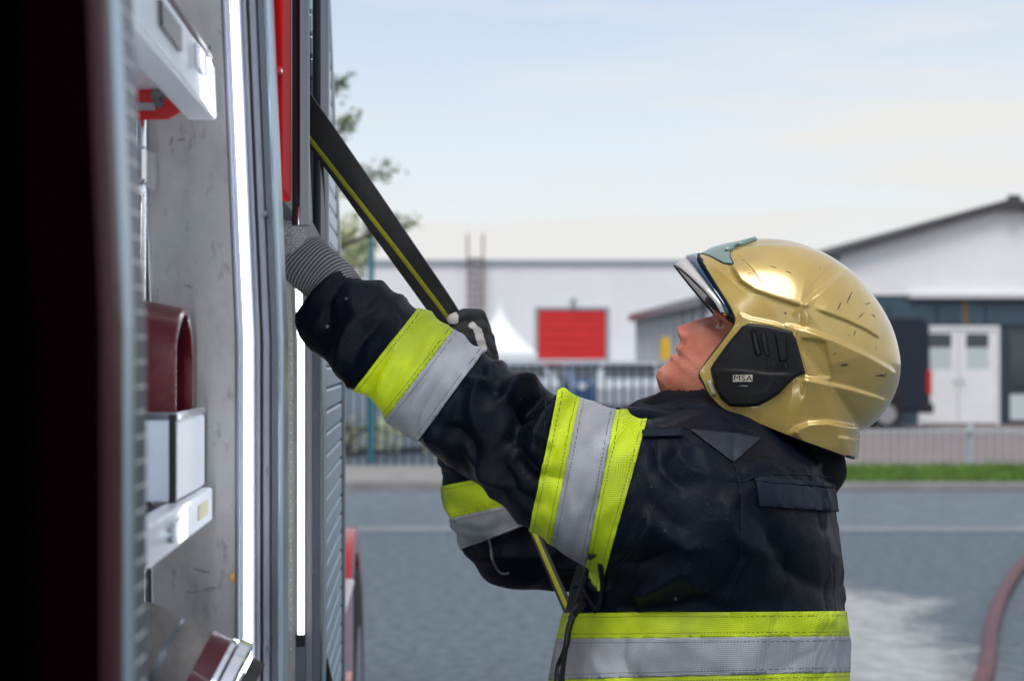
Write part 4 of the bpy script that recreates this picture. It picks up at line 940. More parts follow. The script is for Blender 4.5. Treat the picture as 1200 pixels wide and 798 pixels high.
patch('pocket_flap', [((886,566),(972,573)), ((976,570),(980,602)), ((982,600),(889,593)), ((889,594),(885,564))], (930,582), nearm, .004, 'navy_flap', coat_o, .004)
patch('pocket_welt', [((884,559),(972,566)), ((974,562),(975,575)), ((975,572),(886,565)), ((885,567),(883,557))], (930,566), nearm, .0035, 'navy_flap', coat_o, .003)
patch('shoulder_patch', [((803,503),(858,508)), ((858,507),(893,514)), ((893,512),(860,542)), ((860,542),(808,503))], (850,515), nearm, .0012, 'yoke_grey', coat_o, .0012)
patch('shoulder_tab', [((752,505),(800,504)), ((801,504),(800,513)), ((800,511),(752,512)), ((753,513),(752,504))], (780,508), nearm, .003, 'navy_flap', coat_o, .002)
for pts in ([(800,503),(822,506),(842,516),(857,538),(866,562),(869,600),(868,650),(858,690),(846,712)], [(857,538),(862,534),(876,524),(889,514)], [(870,562),(900,556),(940,556),(970,560)], [(758,508),(768,530),(772,560),(765,600),(745,640),(722,664)], [(640,470),(632,520),(612,560)], [(436,352),(418,380),(392,420)]):
    pp = [(q.x, q.y) for q in catmull([Vector((x_, y_, 0)) for x_, y_ in pts], 7)]; sm3 = []
    for x_, y_ in pp:
        d2 = (px-x_)**2+(py-y_)**2+np.where(Np[:, 2] > -.1, 0, 1e4); i = np.argmin(d2); sm3.append(Vector(W(V[i]+Np[i]*.0006)))
    for _ in range(3): sm3 = [sm3[0]]+[(sm3[i-1]+sm3[i]*2+sm3[i+1])/4 for i in range(1, len(sm3)-1)]+[sm3[-1]]
    obj('seam', MB().tube(sm3, .0010, 6), 'navy_flap', coat_o, smooth=60)
# zip, cords
def on_coat(pts, lift=.004):
    r = []
    for x, y, *o in pts:
        d2 = (px-x)**2+(py-y)**2+np.where(Np[:, 2] > -.2, 0, 1e4); cand = np.argsort(d2)[:6]; i = cand[np.argmax(V[cand, 2])]
        q = S(x, y, V[i, 2]+lift); r.append(Vector(W(q)))
    return r
zp = on_coat([(693,650),(688,672),(680,700),(672,722),(668,745),(663,770),(659,800)], .003)
zo = obj('zip', MB().tube(catmull(zp, 10), .0042, 8), 'zip_dark', coat_o, smooth=50)
zt = MB(); zc = catmull(zp, 10)
for i in range(0, len(zc)-1):
    for q in (0, .5):
        c = zc[i].lerp(zc[i+1], q)
        zt.box((c.x-.0055, c.y-.0055, c.z-.0012), (c.x+.0055, c.y-.003, c.z+.0012))
tz_ = obj('zip_teeth', zt, 'zip_dark', zo); tz_['kind'] = 'stuff'
obj('storm_flap', MB().tube(catmull([(q.x+.016, q.y+.004, q.z) for q in zp], 6), .010, 8, sx=.4), 'navy', coat_o, smooth=60)
cb = on_coat([(703,662),(706,690),(700,712),(690,700),(684,688),(676,684),(672,690)], .008)
obj('drawcord', MB().tube(catmull(cb, 8), .0032, 8), 'navy_flap', coat_o, smooth=60)
cb = on_coat([(676,712),(667,735),(663,760),(655,780),(653,800)], .012)
rad = obj('radio_cord', MB().tube(catmull(cb, 8), .0045, 8), 'cord_black', coat_o, smooth=60)
cb = on_coat([(682,708),(674,718),(670,726)], .010); obj('cord_clip', MB().tube(catmull(cb, 4), [.006]*9, 8), 'cord_black', coat_o, smooth=60)
q_ = []
for x, y in [(566,607),(570,622),(575,640),(577,655),(584,668),(590,672),(597,671)]:
    d2 = (px-x)**2+(py-y)**2+np.where(Np[:, 2] > 0, 0, 1e4); i = np.argmin(d2); q_.append(Vector(W(S(x, y, V[i, 2]+.0015))))
obj('piping', MB().tube(catmull(q_, 6), .0022, 6), 'cord_grey', coat_o, smooth=60)
for x, y in ((408,350),(383,384),(792,700)):
    i = np.argmin((px-x)**2+(py-y)**2+np.where(Np[:, 2] > 0, 0, 1e4)); c = W(V[i]+Np[i]*.001); nn = W(V[i]+Np[i]*.003)
    obj('snap_button', MB().tube([Vector(c), Vector(nn)], .0022, 10), 'button', coat_o)

# ---- sleeve cuff opening and knitted glove cuff (left arm)
AW = S(388,354,.145); AE = S(352,303,.135); dirL = (S(345,296,.135)-S(392,356,.145)); dirL /= np.linalg.norm(dirL)
def ring_mesh(stations, n, rib=0, ribA=0., ax=None):
    V_ = []; fabv = []
    for k, (c, r, fl) in enumerate(stations):
        t = stations[min(k+1, len(stations)-1)][0]-stations[max(k-1, 0)][0] if ax is None else ax; t = t/np.linalg.norm(t)
        u = np.cross(t, [0, 0, 1.]); u /= np.linalg.norm(u); v_ = np.cross(t, u)
        for i in range(n):
            w = 2*math.pi*i/n; rr = r*(1+(ribA*math.cos(rib*w)))
            V_.append(c+u*math.cos(w)*rr+v_*math.sin(w)*rr*fl); fabv.append((w*.04, k*.006, 0))
    m = len(stations); Q = np.array([(i*n+j, i*n+(j+1) % n, (i+1)*n+(j+1) % n, (i+1)*n+j) for i in range(m-1) for j in range(n)])
    return np.array(V_), Q, np.array(fabv)
stn = []
c0, c1 = S(398,347,.148), S(338,281,.128)
NS = 300; ribv = []
for i in range(NS):
    t = i/(NS-1); on = np.clip((.74-t)/.04, 0, 1); w_ = math.sin(t*50*math.pi); r = .0372-.001*t+.0018*math.sin(t*11+1)*(1-t)+(.004*max(0, t-.75)/.25)+on*.0008*w_
    ribv += [on*(.5-.5*w_)]*120
    stn.append((c0+(c1-c0)*t+np.array([.003*math.sin(t*7), 0, 0]), r, .86))
Vk, Qk, fk = ring_mesh(stn, 120)
Vk = Vk+.0022*np.stack([vnoise(Vk*22), vnoise(Vk*22+9), vnoise(Vk*22+31)], 1)
me = np_mesh('glove_cuff', W(Vk), Qk); set_attr(me, 'fab', fk*np.array([1, .2, 1])+np.array([0, 0, 0])); set_attr(me, 'rib', np.array(ribv)); link('glove_cuff', me, 'knit', person)
# left glove: palm and five fingers gripping inside the locker
def hand(palm, fingers, lo, hi, h=.0022, k=.006):
    def fn(p):
        d = schain(p, palm, .02)
        for f_ in fingers: d = smin(d, chain(p, f_), k)
        return d
    V_, Q_ = surface_nets(fn, lo, hi, h); return laplace(V_, Q_, 2, .4), Q_
up = np.array([.0, 1., 0]); wr = c1; hd_ = np.array([-.72, .69, -.05]); hd_ /= np.linalg.norm(hd_); sd_ = np.array([0, 0, 1.]); pn = np.cross(hd_, sd_)
palm = [(wr-hd_*.02, .036), (wr+hd_*.03+sd_*.012, .036), (wr+hd_*.075+sd_*.018, .026), (wr+hd_*.075-sd_*.02, .026), (wr+hd_*.03-sd_*.012, .034)]
fingers = []
for i, (o_, L) in enumerate(((.034,.07),(.012,.08),(-.011,.075),(-.033,.06))):
    b_ = wr+hd_*.085+sd_*o_; q1 = b_+hd_*L*.45+pn*.006; q2 = q1+hd_*L*.2+pn*L*.35; q3 = q2-hd_*L*.05+pn*L*.28
    fingers.append([(b_, .0115), (q1, .011), (q2, .0105), (q3, .0095)])
tb = wr+hd_*.03+sd_*.035; fingers.append([(tb, .014), (tb+hd_*.03+sd_*.018+pn*.012, .0125), (tb+hd_*.055+sd_*.012+pn*.03, .0105)])
allp = np.array([q for f_ in fingers+[palm] for q, _ in f_]); Vh, Qh = hand(palm, fingers, allp.min(0)-.05, allp.max(0)+.05)
me = np_mesh('glove', W(Vh), Qh); set_attr(me, 'fab', np.stack((Vh[:, 0]+Vh[:, 2]*.5, Vh[:, 1], Vh[:, 2]), 1)); link('glove', me, 'knit', person)

# ---- pulled flat hose
def ribbon(name, rows, th, m, parent):
    v = []; f = []
    for c, wv, nv in rows:
        c, wv, nv = Vector(c), Vector(wv), Vector(nv)
        for q in (-1, -.5, 0, .5, 1): v.append(c+wv*q+nv*th*(1-.45*q*q))
        for q in (1, .5, 0, -.5, -1): v.append(c+wv*q-nv*th*(1-.45*q*q))
    n = 10
    for i in range(len(rows)-1):
        for k in range(n): f.append((i*n+k, i*n+(k+1)%n, (i+1)*n+(k+1)%n, (i+1)*n+k))
    f += [tuple(range(n))[::-1], tuple(range((len(rows)-1)*n, len(rows)*n))]
    return obj(name, MB().add(v, f), m, parent, smooth=50)
RB = [(330,94,18.5,.03,-.72),(366,145,18,.02,-.70),(414,213,17.5,-.01,-.5),(470,293,16.5,-.04,-.2),(519,363,15.5,-.075,0),(545,404,12,-.09,.0),(572,470,8,-.09,0),(600,556,5.5,-.085,.0),(624,617,5,-.08,.0),(671,725,6,-.045,.0),(705,800,8,-.02,0),(738,880,9,.0,0)]
cs = catmull([Vector(W(S(r_[0], r_[1], r_[3]))) for r_ in RB], 10)
hw_ = np.interp(np.linspace(0, 11, 111), range(12), [r_[2]*1.16/840 for r_ in RB]); so_ = np.interp(np.linspace(0, 11, 111), range(12), [r_[4] for r_ in RB])
rows = []; rows2 = []; vd = Vector((-sT, -cT, 0))
for i, c in enumerate(cs):
    t = (cs[min(i+1, len(cs)-1)]-cs[max(i-1, 0)]).normalized(); wv = vd.cross(t).normalized(); nv = t.cross(wv).normalized()
    if wv.z < 0: wv = -wv
    if nv.dot(vd) < 0: nv = -nv
    wq = (wv+nv*.25).normalized(); nq = (nv-wv*.25).normalized()
    rows.append((c, wq*hw_[i], nq)); rows2.append((c+wq*hw_[i]*so_[i]+nq*.0022, wq*min(.0035, hw_[i]*.45), nq))
strap = thing('flat_hose', 'black flat hose with a yellow stripe pulled tight from the truck', 'hose', tuple(Vector(rows[0][0])))
ribbon('band', rows, .0028, 'rubber_black', strap); ribbon('yellow_stripe', rows2, .0012, 'hose_yellow', strap)

# ---- right glove holding it
hc = S(548,392,-.10)
def hp(x, y, o): return S(x, y, o)
palm = [(hp(554,446,-.135), .034), (hp(558,420,-.125), .030), (hp(556,400,-.125), .026)]
fing = [[(hp(566,388,-.12), .0135), (hp(560,372,-.095), .0135), (hp(545,371,-.066), .0125), (hp(532,376,-.058), .0115)],
        [(hp(570,398,-.11), .0135), (hp(563,386,-.08), .013), (hp(546,388,-.058), .0125), (hp(530,393,-.055), .0115)],
        [(hp(572,410,-.11), .0135), (hp(562,399,-.075), .0135), (hp(545,400,-.052), .013), (hp(530,404,-.052), .0115)],
        [(hp(570,422,-.11), .0125), (hp(562,413,-.07), .0125), (hp(546,414,-.050), .0115), (hp(534,415,-.052), .0105)]]
thumb = [(hp(552,420,-.13), .0155), (hp(530,396,-.125), .0145), (hp(516,384,-.105), .013), (hp(508,382,-.075), .0115)]
allp = np.array([q for f_ in fing+[thumb, palm] for q, _ in f_])
Vh, Qh = hand(palm, fing+[thumb], allp.min(0)-.05, allp.max(0)+.05)
gx, gy = local_px(Vh)
def seg(p, a, b): 
    a, b, p = np.array(a), np.array(b), np.stack(p, 1); ab = b-a; t = np.clip(((p-a)@ab)/(ab@ab), 0, 1); return np.linalg.norm(p-a-t[:, None]*ab, axis=1)
pale = (np.hypot(gx-531, gy-373) < 7.5) | (seg((gx, gy), (556,383), (553,381)) < 4.0) | ((seg((gx, gy), (560,388), (566,408)) < 5.0) & (gx > 552+(gy-385)*.18)) 
fp = pale[Qh].sum(1) > 2
me = np_mesh('glove', W(Vh), Qh); me.materials.append(MATS['glove_black']); me.materials.append(MATS['glove_pale']); me.polygons.foreach_set('material_index', fp.astype(np.int32)); link('glove', me, None, person)

# ---- head
HU = np.array([.634, .774, 0]); HF = np.array([-.774, .634, 0]); H0 = S(772,450,0)
pt_ = np.array([-.02,-.010,-.003,.006,.016,.027,.036,.041,.0470,.0500,.056,.062,.066,.072,.080,.090,.100,.110,.121,.130,.150,.180,.205,.225]);
ps_ = np.array([-.035,-.016,-.002,.0100,.0138,.0108,.0098,.0128,.0118,.0105,.0150,.0132,.0120,.0118,.0112,.0105,.009,.006,.001,.005,.004,-.008,-.03,-.07])
nt_ = np.array([.060,.066,.070,.076,.082,.090,.100,.110,.121,.130]); nh_ = np.array([0,.003,.011,.0190,.0185,.0135,.0095,.0055,.0022,0]); nsg = np.array([.012,.0145,.016,.0155,.0140,.0108,.0092,.0085,.009,.01])
wt_ = np.array([-.02,-.005,.006,.02,.045,.07,.10,.13,.17,.2,.225]); ww_ = np.array([.018,.030,.039,.047,.057,.064,.069,.073,.077,.07,.045])
bt_ = np.array([-.02,0,.02,.04,.055,.08,.12,.17,.2,.225]); bs_ = np.array([-.05,-.06,-.085,-.105,-.13,-.165,-.185,-.19,-.17,-.12])
def head(p):
    q = p-H0; t = q@HU; s_ = q@HF; n_ = q[:, 2]; an_ = np.abs(n_)
    nose = np.interp(t, nt_, nh_)*np.exp(-(n_/np.interp(t, nt_, nsg))**2)
    wing = .0085*np.exp(-((an_-.0145)/.0062)**2-((t-.0735)/.0078)**2)
    nostril = -.004*np.exp(-((an_-.0095)/.0042)**2-((t-.0690)/.0040)**2)
    eye = -.010*np.exp(-((an_-.033)/.018)**2-((t-.116)/.010)**2)
    brow = .006*np.exp(-((an_-.028)/.024)**2-((t-.134)/.008)**2)
    cheek = .006*np.exp(-((an_-.042)/.018)**2-((t-.088)/.02)**2)
    fold = -.0034*np.exp(-((an_-(.021+(.072-t)*.32))/.0042)**2)*np.clip((t-.035)/.01, 0, 1)*np.clip((.076-t)/.008, 0, 1)
    mouth = -.0075*np.exp(-((t-.0485)/.0022)**2)*np.exp(-(n_/.026)**4)
    s2 = s_-(nose+wing+nostril+eye+brow+cheek+fold+mouth)
    f0 = np.interp(t, pt_, ps_); b0 = np.interp(t, bt_, bs_); w0 = np.interp(t, wt_, ww_)
    c_ = b0+(f0-b0)*.42; hF = f0-c_; hB = c_-b0
    h = np.where(s2 > c_, hF, hB); pw = np.where(s2 > c_, 2.25, 2.1)
    r = (np.abs((s2-c_)/h)**pw+np.abs(n_/w0)**pw)**(1/pw)
    d = (r-1)*np.minimum(w0, hF)
    d = np.maximum(np.maximum(d, -.02-t), t-.225)
    for sg_ in (1, -1):
        na_ = H0+HU*.0660+HF*.0160+np.array([0, 0, sg_*.0115]); nb_ = H0+HU*.0745+HF*.0205+np.array([0, 0, sg_*.0068]); d = -smin(-d, cone(p, na_, .0044, nb_, .0030), .0015)
    neck = cone(p, S(850,440,0), .058, S(868,560,0), .066)
    return smin(d, neck, .02)
lo = H0+np.array([-.06,-.16,-.10]); hi = H0+np.array([.26,.24,.10])
Vh, Qh = surface_nets(head, lo, hi, .0019)
Vh = laplace(Vh, Qh, 2, .35)
q = Vh-H0; t_, s_, n_ = q@HU, q@HF, np.abs(q[:, 2])
me = np_mesh('body', W(Vh), Qh)
beard = np.clip((.072-t_)/.02, 0, 1)*np.clip(1-(n_-.055)/.02, 0, 1); lips = np.exp(-((t_-.0485)/.0062)**4)*np.clip((.024-n_)/.008, 0, 1)*(s_ > .0)*.8
set_attr(me, 'beard', beard*(1-lips)); set_attr(me, 'lips', lips); head_o = link('body', me, 'skin', person)
for sg in (1, -1):
    c = H0+HU*.114+HF*(-.0225)+np.array([0, 0, sg*.031]); bm = bmesh.new(); bmesh.ops.create_uvsphere(bm, u_segments=20, v_segments=14, radius=.0122); me = bpy.data.meshes.new('eye'); bm.to_mesh(me); bm.free(); smooth_mesh(me)
    e_ = link('eye', me, 'eye_white', person, local=True); e_.location = Vector(W(c))-person.location
    lash = [Vector(W(H0+HU*(.1195-.004*abs(k/3-1)**2)+HF*(-.0065-.008*(k/6))+np.array([0, 0, sg*(.021+.0042*k)]))) for k in range(7)]
    obj('eyelid', MB().tube(catmull(lash, 3), .0022, 8), 'skin', person, smooth=60)

# ---- hood and neck cloth under the helmet
HD = st([(938,545,0,.058),(910,522,0,.085),(868,504,0,.094),(822,502,0,.078),(788,500,0,.056),(760,502,0,.036)])
def hood(p):
    d = schain(p, HD, .02)
    q = p-H0
    d = np.maximum(d, -(head(p)-.006))
    d = np.maximum(d, p[:, 1]-S(780,461)[1]-np.clip((p[:, 0]-S(780,461)[0])*.32, -.02, .2))
    return d
lo = np.minimum(S(735,600)-.02, S(1040,600)); Vn, Qn = surface_nets(hood, (S(725,500)[0], S(800,610)[1], -.13), (S(1045,500)[0], S(800,400)[1], .13), .0036)
Vn = laplace(Vn, Qn, 6, .5); Nn = normals(Vn, Qn)
rr = vnoise(Vn*np.array([9, 26, 9])); Vn = Vn+Nn*(.006*rid(rr*1.3)+.001*vnoise(Vn*40))[:, None]
link('hood', np_mesh('hood', W(Vn), Qn), 'hood_black', person)
cl_ = [S(x, y, o) for x, y, o in [(958,552,.0),(948,560,.07),(900,542,.125),(840,508,.125),(780,494,.10),(738,488,.05),(724,490,0)]]
cv = catmull([Vector(W(q)) for q in cl_], 8); obj('collar', MB().tube(cv, [.016]*len(cv), 12, sx=.55), 'navy', coat_o, smooth=60)
cl2 = [S(x, y, o) for x, y, o in [(724,490,0),(740,492,-.06),(790,500,-.11),(850,515,-.13),(910,545,-.11),(958,552,0)]]
cv = catmull([Vector(W(q)) for q in cl2], 8); obj('collar', MB().tube(cv, [.016]*len(cv), 12, sx=.55), 'navy', coat_o, smooth=60)

# ---- trousers and boots (below the picture)
hz_ = S(820,1000)[1]; ca = S(830,1000)[0]
LEG = [[(np.array([ca, hz_+.02, s*.10]), .135), (np.array([ca-.02+s*.05, .50, s*.13]), .105), (np.array([ca+.02+s*.08, .14, s*.14]), .085)] for s in (1, -1)]
Vl, Ql = surface_nets(lambda p: np.maximum(smin(chain(p, LEG[0]), chain(p, LEG[1]), .05), .10-p[:, 1]), (ca-.3, .05, -.35), (ca+.35, hz_+.22, .35), .014)
link('trousers', np_mesh('trousers', W(laplace(Vl, Ql, 2)), Ql), 'trouser', person)
for s in (1, -1):
    b_ = np.array([ca+.02+s*.08, .0, s*.14]); pts = [(b_+[0,.16,0], .062), (b_+[0,.075,0], .068), (b_+[-.10,.06,0], .055), (b_+[-.17,.05,0], .046)]
    Vl, Ql = surface_nets(lambda p: np.maximum(schain(p, pts, .03), .002-p[:, 1]), b_+np.array([-.28,-.03,-.12]), b_+np.array([.12,.26,.12]), .009)
    link('boot', np_mesh('boot', W(laplace(Vl, Ql, 1)), Ql), 'boot', person)

# ================================================================ HELMET
helmet = thing('helmet', 'scratched glossy gold fire helmet with black side plate worn by the firefighter', 'helmet', tuple(W(S(930,520,0))))
HC = (935., 402.)
VIS = [(818,298),(834,290),(852,285),(875,281),(900,280),(925,282.5),(950,290),(975,302),(1000,320),(1019,341),(1035,364),(1046,386),(1053,410),(1055,430),(1052,450),(1045,468),(1035,484),(1022,497),(1009,504),(1007.5,512),(1006,525),(1005,536),(995,533),(978,525.5),(950,515),(920,504),(890,492),(865,482),(851,476),(841,468),(833,458),(828,447),(823,436),(828,428),(838,415),(850,400),(860,386),(863,379),(862,372),(855,358),(843,339),(830,318)]
EXT2 = [(1000,566),(975,596),(935,612),(890,606),(830,572),(790,522),(765,470),(752,420),(757,368),(775,328)]
def dense(poly, n=6): return np.array([(q.x, q.y) for q in catmull([Vector((x_, y_, 0)) for x_, y_ in poly+poly[:1]], n)][:-1])
SIL = VIS[:22]; OPEN = VIS[21:]+VIS[:1]
def dense_open(poly, n=8): return np.array([(q.x, q.y) for q in catmull([Vector((x_, y_, 0)) for x_, y_ in poly], n)])
silD = dense_open(SIL); VISD = np.vstack((silD[:-1], dense_open(OPEN, 5)[:-1])); EXTD = np.vstack((silD[:-1], dense_open([SIL[-1]]+EXT2+[SIL[0]])[:-1]))
def ray_r(a, poly):
    dx, dy = np.cos(a), np.sin(a); best = np.zeros_like(a)
    for (x0, y0), (x1, y1) in zip(poly, np.roll(poly, -1, 0)):
        ex, ey = x1-x0, y1-y0; den = dx*ey-dy*ex; den = np.where(np.abs(den) < 1e-9, 1e-9, den)
        r = ((x0-HC[0])*ey-(y0-HC[1])*ex)/den; u = ((x0-HC[0])*dy-(y0-HC[1])*dx)/den
        best = np.where((r > 0) & (u >= -1e-6) & (u <= 1+1e-6) & (r > best), r, best)
    return best
_tab = np.linspace(-math.pi, math.pi, 2881); _re = ray_r(_tab, EXTD)
def Rext(a): return np.interp(a, _tab, _re)
HWID = .128
def lip(x, y, line, amp, fall, side=1, w=1.6):
    """raised lip along a polyline: height jumps on one side and runs out over 'fall' pixels"""
    best = np.full(x.shape, 1e9); sg = np.zeros(x.shape); par = np.zeros(x.shape); n = len(line)-1
    for i, ((x0, y0), (x1, y1)) in enumerate(zip(line[:-1], line[1:])):
        dx, dy = x1-x0, y1-y0; L2 = dx*dx+dy*dy; t = ((x-x0)*dx+(y-y0)*dy)/L2; tt = np.clip(t, 0, 1)
        d = np.hypot(x-x0-tt*dx, y-y0-tt*dy); s = ((x-x0)*dy-(y-y0)*dx)/math.sqrt(L2)
        m = d < best; best = np.where(m, d, best); sg = np.where(m, s, sg); par = np.where(m, (i+tt)/n, par)
    sd = np.sign(sg)*best*side; end = np.clip(par/.12, 0, 1)*np.clip((1-par)/.12, 0, 1)
    step = 1/(1+np.exp(-sd/w*2)); return amp*end*step*np.exp(-np.clip(sd, 0, None)/fall)
RIDGES = [   # polyline, height m, fall px, side (+1: above/left of the direction of travel)
 ([(857,312),(861,322),(868,334),(884,345),(905,353),(930,361),(946,364)], .0042, 30, 1),
 ([(856,308),(860,298),(872,293),(895,290),(930,291),(960,297),(978,305),(983,314)], .0034, 16, -1),
 ([(984,313),(982,322),(968,336),(950,350),(924,372)], .0052, 40, 1),
 ([(948,365),(985,378),(1008,388),(1025,398)], .0032, 16, 1),
 ([(915,382),(940,388),(975,400),(1010,416),(1036,430),(1047,438)], .0052, 30, -1),
 ([(928,440),(960,446),(990,453),(1020,462),(1042,470)], .0034, 30, -1),
 ([(922,505),(932,496),(944,491),(965,490),(985,494),(1008,500)], .0048, 26, -1),
 ([(975,506),(990,509),(1008,514)], .0016, 14, -1),
 ([(866,370),(880,376),(905,381),(918,385)], .0022, 14, -1),
 ([(932,398),(955,400),(961,403),(970,440)], .0022, 24, 1),
 ([(935,440),(955,441),(969,441)], .0025, 9, -1),
]
def Dh(x, y):
    a = np.arctan2(y-HC[1], x-HC[0]); r = np.hypot(x-HC[0], y-HC[1])/Rext(a)
    base = HWID*np.clip(1-np.clip(r, 0, 1)**2.35, 0, 1)**(1/2.05)
    rel = 1.7*sum(lip(x, y, *k) for k in RIDGES)
    # neck brim flares outwards at the back
    fl = np.clip((y-(486+.12*(x-950)))/30, 0, 1)*np.clip((x-915)/30, 0, 1)*.004
    return base+(rel+fl)*np.clip(base/.03, 0, 1)
def grid_patch(poly, ctr, rings, segs, depth, sin=False, closed=True):
    P_ = np.array(poly, float); nx = np.roll(P_, -1, 0); L = np.hypot(*(nx-P_).T); cum = np.concatenate(([0], np.cumsum(L)))
    s = np.linspace(0, cum[-1], segs, endpoint=False)
    s = np.sort(np.concatenate((s, cum[:-1]))); s = s[np.concatenate(([True], np.diff(s) > 1e-3))]; segs = len(s)
    Q = np.vstack((P_, P_[:1])); bx_ = np.interp(s, cum, Q[:, 0]); by_ = np.interp(s, cum, Q[:, 1])
    rho = np.sin(np.linspace(0, 1, rings+1)[1:]*math.pi/2*.97)/math.sin(math.pi/2*.97) if sin else np.linspace(0, 1, rings+1)[1:]
    x = np.concatenate(([ctr[0]], (ctr[0]+(bx_-ctr[0])*rho[:, None]).ravel())); y = np.concatenate(([ctr[1]], (ctr[1]+(by_-ctr[1])*rho[:, None]).ravel()))
    z = depth(x, y); f = []
    for j in range(segs): f.append((0, 1+j, 1+(j+1) % segs, 1+(j+1) % segs))
    T_ = [[0, 1+j, 1+(j+1) % segs] for j in range(segs)]; Qd = [[1+i*segs+j, 1+(i+1)*segs+j, 1+(i+1)*segs+(j+1) % segs, 1+i*segs+(j+1) % segs] for i in range(rings-1) for j in range(segs)]
    return x, y, z, T_, Qd
def flat(x, y):                                     # photo pixels -> (a, z) on his middle plane, orthogonal build
    kx, kz = (x-PX)/F, (PY-y)/F; Y = (X0*sT+Y0*cT)/(kx*sT+cT); Xw = kx*Y
    return (Xw-X0)*cT-(Y-Y0)*sT, CH+kz*Y
def hpatch(name, poly, ctr, rings, segs, depth, m, parent, side=1, solid=0., sin=False, bev=0., sharp=None):
    x, y, d, T_, Qd = grid_patch(poly, ctr, rings, segs, depth, sin)
    a, z = flat(x, y); v = W(np.stack((a, z, d*side), 1))
    me = bpy.data.meshes.new(name); me.from_pydata([tuple(q) for q in v], [], [tuple(q) for q in T_]+[tuple(q) for q in Qd]); me.update()
    bm = bmesh.new(); bm.from_mesh(me); bmesh.ops.recalc_face_normals(bm, faces=bm.faces[:])
    nn = Vector((-sT, -cT, 0))*side; tot = sum((f.normal*f.calc_area() for f in bm.faces), Vector())
    if tot.dot(nn) < 0: bmesh.ops.reverse_faces(bm, faces=bm.faces[:])
    bm.to_mesh(me); bm.free(); smooth_mesh(me, sharp)
    o = link(name, me, m, parent)
    if solid: s = o.modifiers.new('solid', 'SOLIDIFY'); s.thickness = solid; s.offset = -1
    return o
# shell: both halves as one mesh
x, y, d, T_, Qd = grid_patch([tuple(q) for q in VISD], HC, 120, 420, Dh, True); a, z = flat(x, y)
v1 = W(np.stack((a, z, d), 1)); v2 = W(np.stack((a, z, -d), 1)); n = len(v1)
me = bpy.data.meshes.new('shell'); me.from_pydata([tuple(q) for q in v1]+[tuple(q) for q in v2], [], [tuple(q) for q in T_]+[tuple(q) for q in Qd]+[tuple(i+n for i in q[::-1]) for q in T_]+[tuple(i+n for i in q[::-1]) for q in Qd]); me.update()
bm = bmesh.new(); bm.from_mesh(me); mid_ = Vector(W(S(*HC))); nv_ = Vector((-sT, -cT, 0)); bmesh.ops.remove_doubles(bm, verts=[q for q in bm.verts if abs((q.co-mid_).dot(nv_)) < .006], dist=.0001)
for q in bm.verts:
    dn_ = (q.co-mid_).dot(nv_)
    if abs(dn_) < .004: q.co -= nv_*dn_*max(0, 1-abs(dn_)/.004)
bmesh.ops.remove_doubles(bm, verts=[q for q in bm.verts if abs((q.co-mid_).dot(nv_)) < .0006], dist=.0005); bmesh.ops.recalc_face_normals(bm, faces=bm.faces[:])
tot = sum(((f.calc_center_median()-Vector(W(S(*HC)))).dot(f.normal) for f in bm.faces), 0.)
if tot < 0: bmesh.ops.reverse_faces(bm, faces=bm.faces[:])
bm.to_mesh(me); bm.free(); smooth_mesh(me)
shell = link('shell', me, 'helmet_gold', helmet); s = shell.modifiers.new('solid', 'SOLIDIFY'); s.thickness = .0045; s.offset = -1
# dark rim under the lower edge
def edge_tube(name, pts, r, m, lift=-.002, par=None, side=1, n=5):
    pp = catmull([Vector((x_, y_, 0)) for x_, y_ in pts], n); xs = np.array([q.x for q in pp]); ys = np.array([q.y for q in pp]); dd = Dh(xs, ys)+lift; a_, z_ = flat(xs, ys)
    return obj(name, MB().tube([Vector(q) for q in W(np.stack((a_, z_, dd*side), 1))], r, 8), m, par or helmet, smooth=60)
LOWER = [(996,532),(978,525),(950,514.5),(920,503.5),(890,491.5),(865,481.5),(850,475),(836,461),(828,447),(824,437),(838,416),(850,401),(861,386),(864,379),(858,364),(843,340),(820,300)]
for sd_i in (1, -1): edge_tube('rim_seal', LOWER, .0028, 'helmet_edge', -.004, None, sd_i)
# side plate
def raised(poly, ctr, h, bw, extra=None):
    P_ = np.array(poly, float); nx = np.roll(P_, -1, 0)
    def dep(x, y):
        best = np.full(x.shape, 1e9)
        for (x0, y0), (x1, y1) in zip(P_, nx):
            dx, dy = x1-x0, y1-y0; t = np.clip(((x-x0)*dx+(y-y0)*dy)/(dx*dx+dy*dy), 0, 1); best = np.minimum(best, np.hypot(x-x0-t*dx, y-y0-t*dy))
        k = np.clip(best/bw, 0, 1); d = Dh0(x, y)+h*np.sqrt(1-(1-k)**2)-.002*(best < .5)
        return d+(extra(x, y) if extra else 0)
    return dep
def Dh0(x, y):                                      # the dome without its ridges
    a = np.arctan2(y-HC[1], x-HC[0]); r = np.hypot(x-HC[0], y-HC[1])/Rext(a); return HWID*np.clip(1-np.clip(r, 0, 1)**2.35, 0, 1)**(1/2.05)
PLATE = [(834.5,432),(838,425),(855,402),(870,384),(878,380.5),(900,383),(926,389),(931,398),(936,418),(941,437),(930,441),(921,449),(912,459),(900,467),(888,473),(870,474.5),(856,473.5),(846,465),(839,452)]
PC = (885., 428.)
def pl_extra(x, y):
    e_ = lip(x, y, [(836,434),(845,432),(870,433),(900,437),(930,437)], .0022, 14, -1)
    e_ += lip(x, y, [(880,388),(884,405),(886,420)], -.0025, 6, 1)+lip(x, y, [(905,440),(897,455),(880,460)], .0010, 8, 1)
    return e_
